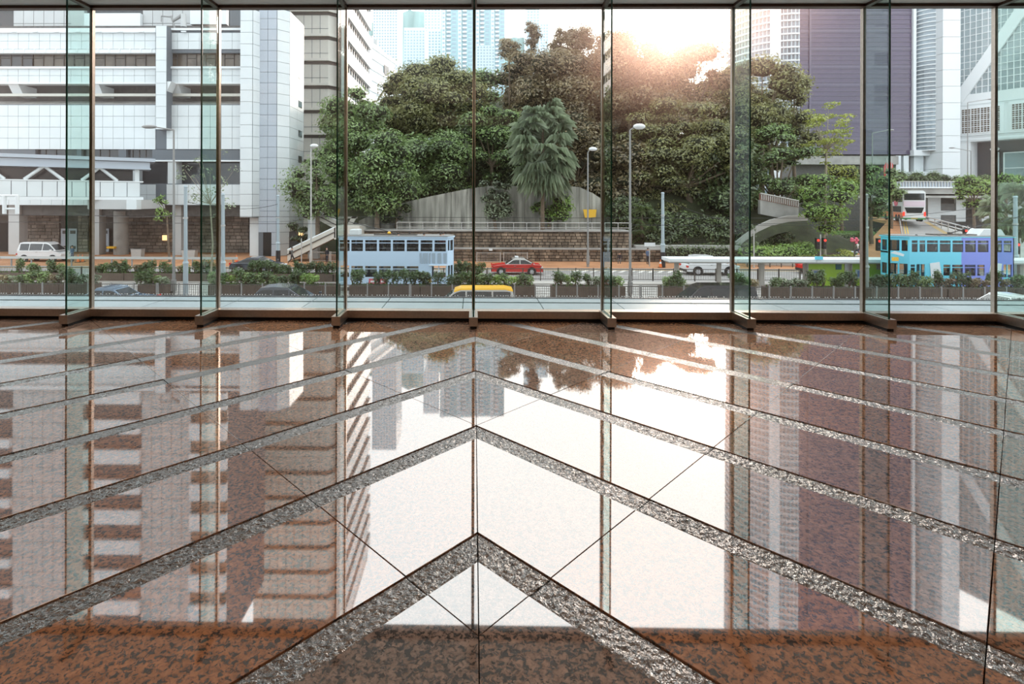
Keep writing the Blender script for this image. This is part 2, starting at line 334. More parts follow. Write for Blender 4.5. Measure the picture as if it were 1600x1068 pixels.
# ============================================================ ROOM
RX0, RX1, RY0, GY = -8.6, 9.4, -7.0, 6.0
CH = 3.50
def clip(poly, a, b, c):       # keep a*x+b*y >= c
    out = []
    for i in range(len(poly)):
        p, q = poly[i], poly[(i+1) % len(poly)]
        dp = a*p[0]+b*p[1]-c; dq = a*q[0]+b*q[1]-c
        if dp >= 0: out.append(p)
        if dp*dq < 0:
            t = dp/(dp-dq); out.append((p[0]+(q[0]-p[0])*t, p[1]+(q[1]-p[1])*t))
    return out
def area(p): return abs(sum(p[i][0]*p[(i+1) % len(p)][1]-p[(i+1) % len(p)][0]*p[i][1] for i in range(len(p))))/2
from mathutils import noise as mnoise
def build_floor():
    fl = struct('floor', 'polished orange granite floor laid in a chevron with rough dark strips')
    MB().box(RX0, RX1, RY0, GY+.1, -.30, -.034).build('floor_bed', M['grout'], fl)
    c = CAMZ; per = .7656*c; a_out = 1.6216*c; a_in = 1.493*c; b0 = .09*c; bper = 1.148*c; ax = .0145*c; g = .0016
    ymin = .55
    for side in (-1, 1):
        for n in range(-3, 16):
            for kind in (0, 1):
                lo, hi = (a_in+n*per, a_out+n*per) if kind == 0 else (a_out+n*per, a_in+(n+1)*per)
                for k in range(-9, 7):
                    bl, bh = b0+k*bper, b0+(k+1)*bper
                    lo_, hi_, bl_, bh_ = lo+g*1.414, hi-g*1.414, bl+g*1.414, bh-g*1.414
                    # a = s+Y, b = Y-s with s = side*(X-ax)
                    q = [((a-b)/2, (a+b)/2) for a, b in ((lo_, bl_), (hi_, bl_), (hi_, bh_), (lo_, bh_))]
                    q = clip(q, 1, 0, g); q = clip(q, 0, 1, ymin) if len(q) > 2 else q
                    if len(q) > 2: q = clip(q, 0, -1, -5.955)
                    if len(q) > 2: q = clip(q, -1, 0, -((RX1-ax) if side > 0 else (ax-RX0)))
                    if len(q) < 3 or area(q) < .004: continue
                    pts = [(ax+side*s, y) for s, y in q]
                    if side < 0: pts = pts[::-1]
                    # order so normal is up
                    sgn = sum(pts[i][0]*pts[(i+1) % len(pts)][1]-pts[(i+1) % len(pts)][0]*pts[i][1] for i in range(len(pts)))
                    if sgn < 0: pts = pts[::-1]
                    cx = sum(p[0] for p in pts)/len(pts); cy = sum(p[1] for p in pts)/len(pts)
                    dz = random.uniform(-.0006, .0006); tilt = (random.uniform(-.0006, .0006), random.uniform(-.0006, .0006))
                    if kind == 0:
                        if cy < 4.2 and abs(cx) < 6.5:
                            st = .007 if cy < 2.6 else .012
                            na = max(4, int((hi_-lo_)/1.414/st)); rowz = []
                            bmaxs = lambda a: (max(bl_, 2*ymin-a, a-2*((RX1-ax) if side > 0 else (ax-RX0))), min(bh_, a-2*g, 2*5.955-a))
                            nb_ = max(4, int((bh_-bl_)/1.414/st)); vs = []
                            for i in range(na+1):
                                a = lo_+(hi_-lo_)*i/na; b_0, b_1 = bmaxs(a)
                                if b_1 <= b_0: continue
                                rowz.append(i)
                                for j in range(nb_+1):
                                    b = b_0+(b_1-b_0)*j/nb_; x, y = ax+side*(a-b)/2, (a+b)/2
                                    e = 1 if 0 < i < na and 0 < j < nb_ else 0
                                    hz_ = mnoise.noise((x*46, y*46, 3.1))*.0048+mnoise.noise((x*120, y*120, 8.))*.0022
                                    vs.append((x-cx, y-cy, -.0035+hz_*e-.002*(1-e)))
                            q_ = nb_+1; fs = []
                            for r in range(len(rowz)-1):
                                for j in range(nb_):
                                    f_ = (r*q_+j, (r+1)*q_+j, (r+1)*q_+j+1, r*q_+j+1); fs.append(f_ if side > 0 else f_[::-1])
                            mb = MB(); mb.add(vs, fs); n4 = len(pts)
                            mb.add([(p[0]-cx, p[1]-cy, -.03) for p in pts]+[(p[0]-cx, p[1]-cy, -.0075) for p in pts], [tuple(range(n4))[::-1]]+[(i, (i+1) % n4, n4+(i+1) % n4, n4+i) for i in range(n4)])
                            place('granite_strip', mb.mesh('granite_strip', M['strip']), (cx, cy, 0), fl); continue
                        dz -= .001
                    ins = .0012
                    mb = MB(); nn = len(pts); lc = [(p[0]-cx, p[1]-cy) for p in pts]
                    top = [(x*(1-ins/max(.05, math.hypot(x, y))), y*(1-ins/max(.05, math.hypot(x, y)))) for x, y in lc]
                    vs = [(x, y, -.03) for x, y in lc] + [(x, y, dz-.0012) for x, y in lc] + [(x, y, dz+x*tilt[0]+y*tilt[1]) for x, y in top]
                    fs = [tuple(range(nn))[::-1], tuple(range(2*nn, 3*nn))]
                    for r in (0, 1): fs += [(r*nn+i, r*nn+(i+1) % nn, (r+1)*nn+(i+1) % nn, (r+1)*nn+i) for i in range(nn)]
                    mb.add(vs, fs)
                    nm = 'granite_strip' if kind == 0 else 'granite_slab'
                    place(nm, mb.mesh(nm, M['strip'] if kind == 0 else M['slab_grey'] if n < 0 and abs(cx) < 1.6 and cy < 2.2 else M['slab']), (cx, cy, 0), fl)
    MB().box(RX0, RX1, RY0, ymin-.004, -.032, 0).build('granite_slab', M['slab'], fl)
build_floor()
def build_room():
    c = struct('ceiling', 'pale plain ceiling above the glass wall')
    MB().box(RX0, RX1, RY0, 5.93, CH-.02, CH+.38).build('ceiling_slab', M['ceil'], c)
    mb = MB()
    for i in range(6):
        x = (-4.5, 0, 4.5)[i % 3]; y = (-2.5, 1.2)[i // 3]
        mb.box(x-1.05, x+1.05, y-1.05, y+1.05, CH-.05, CH-.0)
    mb.build('fill_lamp_tray', M['white'], c)  # unseen trays added along with the warm fill lamps
    for nm, b in (('wall_left', (RX0-.3, RX0, RY0-.3, 6.05, -.3, CH+.4)), ('wall_right', (RX1, RX1+.3, RY0-.3, 6.05, -.3, CH+.4)), ('wall_back', (RX0, RX1, RY0-.3, RY0, -.3, CH+.4))):
        o = MB().box(*b).build(nm, M['wall'], kind='structure')
    o = MB().box(RX0-40, RX1+40, -14, 6.02, CH+.42, 40).box(RX0-40, RX1+40, 6.02, 6.16, CH+.0, 40).build('wall_front', M['tile_grey'], kind='structure')
    o['label'] = 'pale soffit edge above the outside of the glass wall'
    MB().box(RX0-40, RX1+40, -14, 5.9, -5.4, -.32).build('trim_1', M['concrete'], kind='structure')
build_room()
posts_px = [143, 341, 540.5, 739.5, 940.5, 1142.5, 1348.5, 1554.5]
xs_ = [gx(p, GY, 300) for p in posts_px]
SP = (xs_[-1]-xs_[0])/7; X00 = xs_[0]
def build_windows():
    allx = [X00+SP*i for i in range(-2, 10)]
    allx = [x for x in allx if RX0+.1 < x < RX1-.1]
    edges = [RX0] + allx + [RX1]
    for i in range(len(edges)-1):
        a, b = edges[i], edges[i+1]
        w = struct('window_%d' % (i+1), 'tall clear glass bay of the lobby front, %s' % (['at the far left edge', 'first full bay', 'second bay', 'third bay', 'fourth bay', 'fifth bay right of the centre post', 'sixth bay', 'seventh bay', 'last bay at the right edge'][min(i, 8)]))
        MB().box(a+.012, b-.012, 6.0, 6.012, .10, CH).build('glass_pane', M['pane'], w)
        MB().box(a+.02, b-.02, 5.93, 6.05, .035, .118).build('sill_beam', M['steel'], w, bevel=.002)
        MB().box(a+.02, b-.02, 5.965, 6.04, -.03, .035).build('sill_recess', M['gap'], w)
        MB().box(a, b, 5.94, 6.02, CH-.05, CH-.02).build('head_channel', M['steel_dark'], w)
        if i < len(edges)-2:
            x = b
            MB().box(x-.016, x+.016, 5.985, 6.03, .118, CH-.03).build('mullion', M['steel'], w)
            f = MB().box(x-.0075, x+.0075, 5.63, 5.984, .10, CH+.02).build('glass_fin', M['fin'], w)
            MB().box(x-.0078, x+.0078, 5.624, 5.632, .10, CH+.02).build('fin_edge', M['fin_edge'], f)
            ch = MB().box(x-.045, x-.016, 5.585, 5.985, .03, .122).box(x+.016, x+.045, 5.585, 5.985, .03, .122)
            ch.box(x-.016, x+.016, 5.585, 5.612, .03, .122).box(x-.016, x+.016, 5.612, 5.985, .03, .095)
            f2 = ch.build('fin_channel', M['steel'], w)
            MB().box(x-.016, x-.0085, 5.612, 5.98, .095, .112).box(x+.0085, x+.016, 5.612, 5.98, .095, .112).build('seal', M['white'], f2)
            MB().box(x-.034, x+.034, 5.61, 5.98, -.003, .03).build('channel_foot', M['gap'], f2)
            MB().box(x-.03, x+.03, 5.585, 5.94, CH-.05, CH-.02).build('ceiling_channel', M['steel_dark'], w)
build_windows()
def build_canopy():
    z0 = -.50
    t = thing('entrance_canopy', 'frosted glass ledge canopy running outside below the glass wall', 'canopy', (0, 7.6, z0))
    far = 10.18
    MB().box(-16, 16, 6.17, 6.50, -.5, .02).build('upstand', M['canopy'], t)
    MB().box(-16, 16, 6.5, far-.05, z0-.14, z0-.03).build('canopy_frame', M['canopy_edge'], t)
    n = 0
    for i in range(-11, 12):
        x = i*1.36+.5
        for (a, b) in ((7.0, 9.60), (9.70, far)):
            me = MB().box(-.672, .672, a, b, z0-.028, z0)
            o = me.build('canopy_panel', M['canopy'], t); o.location.x = x + 0; 
    sp = MB()
    for i in range(520):
        x = -13+i*.05+random.uniform(-.01, .01)
        b = Vector((x, far-.1, z0)); sp.tube(b, b+Vector((random.uniform(-.03, .03), random.uniform(-.04, .04), .055)), .004, .002, 3, cap=False)
        if random.random() < .8: sp.ell(b+Vector((0, 0, .04)), (.014, .014, .012), 5, 3, m=1)
    sp.box(-13, 13, far-.12, far-.08, z0, z0+.012)
    sp.build('bird_spikes', [M['black'], M['galv']], t, kind='stuff')
build_canopy()

# ============================================================ STREET GROUND
def ground():
    MB().box(-120, 170, 6.3, 52.5, ROAD-.4, ROAD).build('road', M['asphalt'], kind='structure')['label'] = 'grey asphalt roadway outside'
    r = struct('tramway', 'tram rails set in the paved middle of the road')
    MB().box(-120, 150, 37.9, 43.0, ROAD, ROAD+.02).build('track_paving', M['concrete'], r)
    for y in (38.9, 40.0, 41.1, 42.2): MB().box(-120, 150, y, y+.08, ROAD+.02, ROAD+.035).build('rail', M['rail'], r)
    lm = struct('road_marking', 'white and yellow lines painted on the road')
    mb = MB()
    for i in range(-20, 40):
        x = i*3.2; mb.box(x, x+1.9, 48.5, 48.62, ROAD+.002, ROAD+.008)
    for i in range(12):
        x = 9+i*.9; mb.prism([(x, 50.6, ROAD+.008), (x+.35, 50.6, ROAD+.008), (x+1.15, 51.9, ROAD+.008), (x+.8, 51.9, ROAD+.008)][::-1], (0, 0, -.005))
    mb.box(-120, 150, 44.9, 45.0, ROAD+.002, ROAD+.008)
    mb.build('white_line', M['line'], lm)
    MB().box(-120, 150, 52.05, 52.15, ROAD+.002, ROAD+.008).build('yellow_line', M['yline'], lm)
    for nm, y0, y1, z in (('trim_2', 35.6, 37.8, .12), ('trim_3', 43.1, 44.4, .12)):
        MB().box(-120, 150, y0, y1, ROAD, ROAD+z).build(nm, M['kerb'], kind='structure')['label'] = 'pale kerbed median strip'
    s = struct('sidewalk', 'orange brick pavement on the far side of the road')
    MB().box(-120, 170, 52.5, 66, ROAD-.4, ROAD+.14).build('paving', M['pave'], s)
    MB().box(-120, 170, 52.3, 52.5, ROAD-.4, ROAD+.14).build('kerb', M['kerb'], s)
    MB().box(-200, 300, 66, 400, ROAD-.6, ROAD+.1).build('far_ground', M['concrete'], kind='structure')['label'] = 'paved ground beneath the far buildings'
ground()

# ============================================================ FOLIAGE
def leaf_object(name, C, Nn, size, m, parent, asp=.45, kind=None, w=None):
    n = len(C); Nn = Nn/np.linalg.norm(Nn, axis=1)[:, None]
    r = np.random.normal(size=(n, 3)); T = np.cross(Nn, r); T /= np.linalg.norm(T, axis=1)[:, None]; B = np.cross(Nn, T)
    s = (size*np.random.uniform(.6, 1.35, n))[:, None]
    V = np.stack([C-T*s, C+B*s*asp, C+T*s, C-B*s*asp], 1).reshape(-1, 3).astype(np.float32)
    me = bpy.data.meshes.new(name); me.vertices.add(4*n); me.loops.add(4*n); me.polygons.add(n)
    me.vertices.foreach_set('co', V.ravel()); me.loops.foreach_set('vertex_index', np.arange(4*n, dtype=np.int32))
    me.polygons.foreach_set('loop_start', np.arange(0, 4*n, 4, dtype=np.int32)); me.update(calc_edges=True); me.materials.append(m)
    o = bpy.data.objects.new(name, me); COL.objects.link(o); o.parent = parent; WL[o.name] = Vector((0,0,0))
    return o
def lump_leaves(lumps, per_m2, size):
    Cs, Ns = [], []
    for (c, r) in lumps:
        A = 4*PI*((r[0]*r[1])**1.6/3+(r[0]*r[2])**1.6/3+(r[1]*r[2])**1.6/3)**(1/1.6)
        n = max(12, int(A*per_m2)); d = np.random.normal(size=(n*2, 3)); d /= np.linalg.norm(d, axis=1)[:, None]
        keep = (np.random.rand(n*2) < .62+.35*d[:, 2]-.38*d[:, 1]); d = d[keep]
        rr = np.random.uniform(.70, 1.12, len(d)); ex = np.random.rand(len(d)) < .12; rr[ex] *= np.random.uniform(1.05, 1.4, ex.sum()); rr = rr[:, None]
        Cs.append(np.array(c)+d*np.array(r)*rr)
        N = d*.9 + np.random.normal(scale=.55, size=d.shape); N[:, 2] += .55; Ns.append(N)
    return np.concatenate(Cs), np.concatenate(Ns)
def tree(name, label, px, ytop, ybot, hw, Y, base, leafm, n=14, size=.2, dens=9., flat=.7, lump=.34, group=None, trunk_r=None, bark='bark', core=.72, depth=.7, spread=1.0, trunk_px=None, seedk=0, cat='tree'):
    """crown spans ytop..ybot px and px+-hw at depth Y; base = ground z"""
    rs = random.Random(int(px*31+ytop*7+seedk))
    c = P(px, (ytop+ybot)/2, Y); W = hw*Y/F; H = (ybot-ytop)/2*Y/F; D = W*depth
    bx = gx(trunk_px, Y) if trunk_px else c.x
    t = thing(name, label, cat, (bx, Y, base), group)
    o0 = WL[t.name]; L = []
    for i in range(n):
        for _ in range(30):
            u = Vector((rs.uniform(-1, 1), rs.uniform(-1, .6), rs.uniform(-1, 1)))
            if .35 < (abs(u.x)**2.6+abs(u.y)**2+abs(u.z)**2.6)**.42 < 1: break
        lr = rs.uniform(.55, 1.3)*lump*min(W, H*1.25)
        k = 1-lump*.75
        L.append((Vector((u.x*W*k*spread, u.y*D*k, u.z*H*(1-lump*.75*flat))) + c - o0, (lr*rs.uniform(1, 1.35), lr*1.05, lr*flat)))
    Cc, Nn = lump_leaves([(tuple(a), r) for a, r in L], dens, size)
    leaf_object('foliage', Cc, Nn, size, leafm, t)
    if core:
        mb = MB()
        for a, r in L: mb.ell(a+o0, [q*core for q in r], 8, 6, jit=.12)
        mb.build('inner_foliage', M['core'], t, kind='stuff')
    tr = trunk_r or W*.05+.06
    mb = MB(); b0 = Vector((bx, Y, base)); fork = Vector((c.x*.6+bx*.4, Y, c.z-H*.55))
    mid = (b0+fork)/2 + Vector((rs.uniform(-.2, .2), 0, 0))
    mb.tube(b0, mid, tr*1.2, tr*.95).tube(mid, fork, tr*.95, tr*.75)
    for a, r in L[::2]: mb.tube(fork, a+o0, tr*.45, tr*.12, 5)
    mb.build('trunk', M[bark], t)
    return t
# ============================================================ LEFT WHITE BUILDING
def tiles(parent, x0, y0, x1, y1, Y, cols, rows, m, th=.06, name='facade_panel', gap=.035):
    a = P(x0, y1, Y); b = P(x1, y0, Y); w = (b.x-a.x)/cols; h = (b.z-a.z)/rows
    me = MB().box(gap/2, w-gap/2, 0, th+.02, gap/2, h-gap/2).mesh(name, m)
    for i in range(cols):
        for j in range(rows): place(name, me, (a.x+i*w, Y, a.z+j*h), parent)
def side_tiles(parent, x, Ya, Yb, z0, z1, cols, rows, m, face=1, th=.05, gap=.04, name='facade_panel'):
    w = (Yb-Ya)/cols; h = (z1-z0)/rows
    me = MB().box(-th if face < 0 else 0, 0 if face < 0 else th, gap/2, w-gap/2, gap/2, h-gap/2).mesh(name, m)
    for i in range(cols):
        for j in range(rows): place(name, me, (x, Ya+i*w, z0+j*h), parent)
def white_block():
    Y = 62.0
    t = thing('office_block', 'white panelled office block with long dark window bands, left of the trees', 'building', (gx(200, Y), Y, ROAD))
    x0, x1 = -70, 380
    body = MB()
    # backing slabs per band (px rows)
    bands = [(45, 83), (105, 131), (163, 233), (246, 250), (287, 320)]
    for a, b in bands: body.pbox(x0, a, x1, b, Y+.08, .9)
    body.pbox(x0, 233, 55, 246, Y+.08, .9).pbox(120, 233, 127, 246, Y+.08, .9).pbox(185, 233, 197, 246, Y+.08, .9).pbox(238, 233, x1, 246, Y+.08, .9)
    body.build('wall', M['joint'], t)
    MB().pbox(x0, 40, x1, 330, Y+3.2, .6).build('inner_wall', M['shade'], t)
    # panels
    def run(ya, yb, rows, xs=(x0, 243), xs2=(260, 380)):
        tiles(t, xs[0], ya, xs[1], yb, Y, max(1, round((xs[1]-xs[0])/16.4)), rows, M['tile'])
        tiles(t, xs2[0], ya, xs2[1], yb, Y, max(1, round((xs2[1]-xs2[0])/16.4)), rows, M['tile'])
    run(51, 77, 2); run(107, 129, 2); run(164, 233, 4); run(288, 320, 2, (215, 243), (260, 380))
    tiles(t, x0, 288, 215, 320, Y, 17, 2, M['tile'])
    MB().pbox(x0, 43.5, 243, 51, Y-.25, .9).pbox(260, 43.5, x1, 47, Y-.15, .9).pbox(x0, 103.5, x1, 107, Y-.22, .5).pbox(x0, 77, 243, 83, Y-.3, .6).pbox(x0, 128.5, x1, 131, Y-.1, 1.).pbox(x0, 250, x1, 251.5, Y-.08, .5).build('cornice', M['white'], t)
    mb = MB()
    for i in range(-2, 9): 
        p = P(25+i*33, 50, Y); mb.box(p.x-.28, p.x+.28, Y-.36, Y-.2, p.z-.1, p.z+.02)
    for i in range(-3, 15):
        p = P(8+i*16.5, 81, Y); mb.box(p.x-.07, p.x+.07, Y-.34, Y-.26, p.z-.12, p.z+.25)
    mb.build('soffit_light', M['white'], t, kind='stuff')
    # window band with mullions
    for k, (xa, xb, n) in enumerate(((x0, 51, 7), (51, 147, 6), (147, 243, 6), (262, 380, 8))):
        f = MB().pbox(xa, 83, xb, 104.5, Y+.55, .05).build('window_band', M['dglass'] if k == 0 else M['bglass'], t)
        mb = MB(); w = (xb-xa)/n
        for i in range(n+1): mb.pbox(xa+i*w-.6, 83, xa+i*w+.6, 104.5, Y+.45, .1)
        for i in range(0, n, 2): mb.pbox(xa+i*w, 90, xa+i*w+w, 91.2, Y+.45, .1)
        mb.pbox(xa, 83, xb, 84.4, Y+.45, .1).pbox(xa, 103.4, xb, 104.5, Y+.45, .1)
        mb.build('window_frame', M['joint_d'], f)
    # recess with sloping ledge
    a = P(x0, 163, Y); b = P(x1, 152, Y); 
    MB().prism([(a.x, Y+.1, a.z), (a.x, Y+2.6, b.z), (a.x, Y+2.6, a.z)], (b.x-a.x, 0, 0)).build('sloping_ledge', M['concrete'], t)
    mb = MB().pbox(x0, 146, x1, 150, Y+.7, .5); mb.build('ledge', M['tile_beige'], t)
    for xa in (11, 137, 262):
        p = P(xa, 131, Y); q = P(xa+16, 147, Y)
        MB().prism([(p.x, Y+.1, p.z), (p.x, Y+2.8, p.z), (p.x, Y+2.8, q.z), (p.x, Y+.9, q.z)], (q.x-p.x, 0, 0)).build('bracket', M['white'], t)
    for xa, xb in ((55, 120), (127, 185), (197, 238)):
        f = MB().pbox(xa, 233, xb, 246, Y+.5, .05).build('slot_window', M['dglass'], t)
        mb = MB()
        for i in range(1, 4): mb.pbox(xa+(xb-xa)*i/4-.4, 233, xa+(xb-xa)*i/4+.4, 246, Y+.42, .08)
        mb.build('window_frame', M['joint_d'], f)
    for xa, xb in ((x0, 150), (218, 262), (275, 378)):
        MB().pbox(xa, 251, xb, 287, Y+1.4, .05).build('recessed_window', M['dglass'], t)
    MB().pbox(262, 251, 275, 287, Y+.1, 1.4).pbox(150, 251, 218, 287, Y+.6, .6).build('window_pier', M['tile'], t)
    # projecting pier with bracket
    p = MB().pbox(243, 40, 260, 202, Y-1.1, 1.3); p.build('pier', M['joint'], t)
    tiles(t, 243, 40, 260, 202, Y-1.16, 1, 9, M['tile'])
    a = P(260, 130, Y); b = P(275, 163, Y)
    MB().prism([(a.x, Y-1, a.z), (b.x, Y-1, a.z), (a.x, Y-1, b.z)][::-1], (0, 1.2, 0)).build('bracket', M['white'], t)
    # corner block
    xa, xb, xc = gx(380, Y), gx(399, Y), gx(407.5, Y)
    zt, zm, zb = gz(18, Y), gz(134, Y), gz(340, Y)
    MB().prism([(xa, Y-.9, zb), (xb, Y-.9, zb), (xc, Y+.4, zb), (xc, Y+4, zb), (xa, Y+4, zb)][::1], (0, 0, zt-zb)).build('corner_pier', M['joint'], t)
    n = 18; h = (zt-zb)/n
    me1 = MB().box(.02, xb-xa-.02, 0, .08, .02, h-.02).mesh('facade_panel', M['tile'])
    d = Vector((xc-xb, 1.3, 0)); ln = d.length; d.normalize(); nn = Vector((d.y, -d.x, 0))
    me2 = MB().obox((0,0,0), d, nn, (0,0,1), .02, ln-.02, -.02, .06, .02, h-.02).mesh('facade_panel', M['tile'])
    for j in range(n):
        place('facade_panel', me1, (xa, Y-.96, zb+j*h), t); place('facade_panel', me2, (xb, Y-.9, zb+j*h), t)
    MB().pbox(390, 340, 409, 402, Y+.3, 1.6).build('pillar', M['tile'], t)
    # ground floor: columns, doors, stone wall
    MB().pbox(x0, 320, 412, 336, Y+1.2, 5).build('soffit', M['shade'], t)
    MB().pbox(x0, 330, 412, 402, Y+4.6, .4).build('back_wall', M['joint_d'], t)
    for xa, xb in ((13, 30), (139, 155), (270, 283)): MB().pbox(xa, 320, xb, 400, Y+.8, 1.2).build('column', M['tile_grey'], t)
    for xa, xb in ((170, 191),):
        c0, c1 = P(xa, 402, Y+.5), P(xb, 330, Y+.5)
        MB().tube(((c0.x+c1.x)/2, Y+1.5, ROAD), ((c0.x+c1.x)/2, Y+1.5, c1.z), (c1.x-c0.x)/2, n=16).build('round_column', M['concrete'], t)
        p = P(178, 386, Y+.8); MB().box(p.x-.55, p.x+.35, Y+.3, Y+.9, p.z-.12, p.z+.12).build('column_plate', M['yellow'], t)
    for xa, xb in ((158, 170), (95, 106), (107, 120)):
        d_ = MB().pbox(xa, 357, xb, 393, Y+4.2, .1).build('door', M['tile_blue'], t)
        MB().pbox(xa+2.5, 360, xb-2.5, 365, Y+4.15, .06).pbox(xa+2.5, 384, xb-2.5, 389, Y+4.15, .06).build('door_vent', M['shade'], d_)
    mb = MB(); rs = random.Random(3); Yw = Y+4.35
    for xa, xb in ((32, 93), (122, 138), (192, 389)):
        A = P(xa, 402, Yw); B = P(xb, 336, Yw); h = .42; j = 0; z = ROAD+.1
        while z < B.z:
            x = A.x + (rs.random()*-.5)
            while x < B.x:
                w = rs.uniform(.62, .95); xx0, xx1 = max(x, A.x), min(x+w, B.x)
                if xx1-xx0 > .08: mb.box(xx0+.025, xx1-.025, Yw-rs.uniform(.03, .09), Yw+.26, z+.035, min(z+h, B.z)-.035)
                x += w
            z += h
    mb.build('stone_wall', M['stone'], t, kind='stuff')
    MB().pbox(x0, 348, 13, 402, Y+4.3, .1).build('dark_opening', M['gap'], t)
    # plant deck and tower above
    z1 = gz(43, Y)
    tw = thing('office_tower', 'grey panelled tower rising above the white office block at upper left', 'building', (gx(150, 66), 66, z1))
    YT = 66.0; H = 54
    A = gx(-70, YT); B = gx(356, YT)
    MB().box(A, B, YT+.1, YT+12, z1-.5, H).build('tower_wall', M['joint'], tw)
    fh = (H-z1)/9
    me = {}
    for k in range(9):
        z = z1+k*fh
        for xa, xb in ((20, 115), (222, 300)):
            a, b = gx(xa, YT), gx(xb, YT); n = max(1, round((xb-xa)/15)); w = (b-a)/n
            key = (xa,)
            if key not in me: me[key] = MB().box(.03, w-.03, 0, .1, .03, fh/2-.03).mesh('facade_panel', M['tile_grey'])
            for i in range(n):
                for j in (0, 1): place('facade_panel', me[key], (a+i*w, YT, z+j*fh/2), tw)
        for xa, xb in ((-70, 20), (135, 222)):
            a, b = gx(xa, YT), gx(xb, YT)
            if xa > 0: MB().box(a, b, YT-.5, YT+.4, z+fh*.33, z+fh*.8).build('spandrel', M['white'], tw)
            else: MB().box(a, b, YT-.5, YT+.4, z+fh*.0, z+fh*.3).build('spandrel', M['white'], tw)
            MB().box(a, b, YT+.05, YT+.12, z+(0 if xa > 0 else fh*.3), z+fh).build('window_band', M['dglass'], tw)
        a, b = gx(115, YT), gx(135, YT); MB().box(a, b, YT-.5, YT+.3, z+.02, z+fh-.02).build('tower_pier', M['tile_grey'], tw)
        a, b = gx(300, YT), gx(356, YT)
        MB().box(a, b, YT-.6, YT+.3, z+fh*.42, z+fh*.98).build('spandrel', M['white'], tw)
        MB().box(a, b, YT-.1, YT+.1, z, z+fh*.42).build('window_band', M['bglass'], tw)
    # rounded stair tower
    t2 = thing('stair_tower', 'blue-white panelled tower with chamfered corners beside the trees', 'building', (gx(435, Y), Y, ROAD))
    H2 = 45.
    xa, xb, xc = gx(407, Y+.6), gx(432, Y), gx(446, Y); Yd = Y+1.2
    pl = [(xa, Y), (xb, Y), (xc, Yd), (xc, Y+6.4), (xa, Y+6.4)]
    zt = gz(17, Y)+.5
    rows = [(ROAD, gz(330, Y))]
    z0 = ROAD+.1
    MB().prism([(x, y, z0) for x, y in pl], (0, 0, zt-z0)).build('core_wall', M['joint'], t2)
    h = 1.23; n = int((zt-gz(364, Y))/h)
    zlow = gz(364, Y)
    m2 = M['tile_blue']  # front facet's bluish shade is put into the tile colour
    wa = (xb-xa)/2
    me1 = MB().box(.02, wa-.02, -.06, .02, .02, h-.02).mesh('facade_panel', m2)
    d = Vector((xc-xb, Yd-Y, 0)); ln = d.length; d.normalize(); nn = Vector((d.y, -d.x, 0))
    me2 = MB().obox((0,0,0), d, nn, (0,0,1), .02, ln-.02, -.02, .06, .02, h-.02).mesh('facade_panel', M['tile'])
    me3 = MB().box(0, .06, .02, 2.58, .02, h-.02).mesh('facade_panel', M['tile'])
    for j in range(n):
        z = zlow+j*h
        place('facade_panel', me1, (xa, Y, z), t2); place('facade_panel', me1, (xa+wa, Y, z), t2)
        place('facade_panel', me2, (xb, Y, z), t2); place('facade_panel', me3, (xc, Yd, z), t2); place('facade_panel', me3, (xc, Yd+2.6, z), t2)
    for j in (0, 1):
        z = ROAD+.15+j*(zlow-ROAD-.15)/2; hh = (zlow-ROAD-.15)/2/h
        for m_, px_ in ((me2, (xb, Y)),):
            o = place('facade_panel', m_, (px_[0], px_[1], z), t2); o.scale.z = hh
        o = place('facade_panel', me1, (xa+wa, Y, z), t2); o.scale.z = hh; o.scale.x = .55; o.location.x += wa*.45
    MB().pbox(411, 362, 429, 402, Y-.02, .1).build('doorway', M['gap'], t2)
    for y in (70, 116, 160, 206, 246, 283):
        p = P(466, y, Y+4.6); MB().box(xc+.04, xc+.09, Y+4.3, Y+5.6, p.z-.6, p.z+.2).build('small_window', M['dglass'], t2)
    # davit crane on the roof
    cr = thing('davit_crane', 'small grey window-cleaning crane on the roof edge at upper left', 'crane', P(287, 42, Y+1))
    b = P(287, 42, Y+1); q = P(287, 22, Y+1); r = P(270, 33, Y+1); s_ = P(252, 25, Y+1)
    MB().tube(b, q, .35, .3).build('mast', M['tile_grey'], cr)
    MB().tube(q, r, .22, .16).tube(r, r+Vector((-.2, 0, .6)), .12).tube(r+Vector((-.2, 0, .5)), s_, .1, .08).tube(s_, s_+Vector((0, 0, -.7)), .05).tube(r, r+Vector((.3, 0, -1)), .08).build('jib', M['pole'], cr)
white_block()

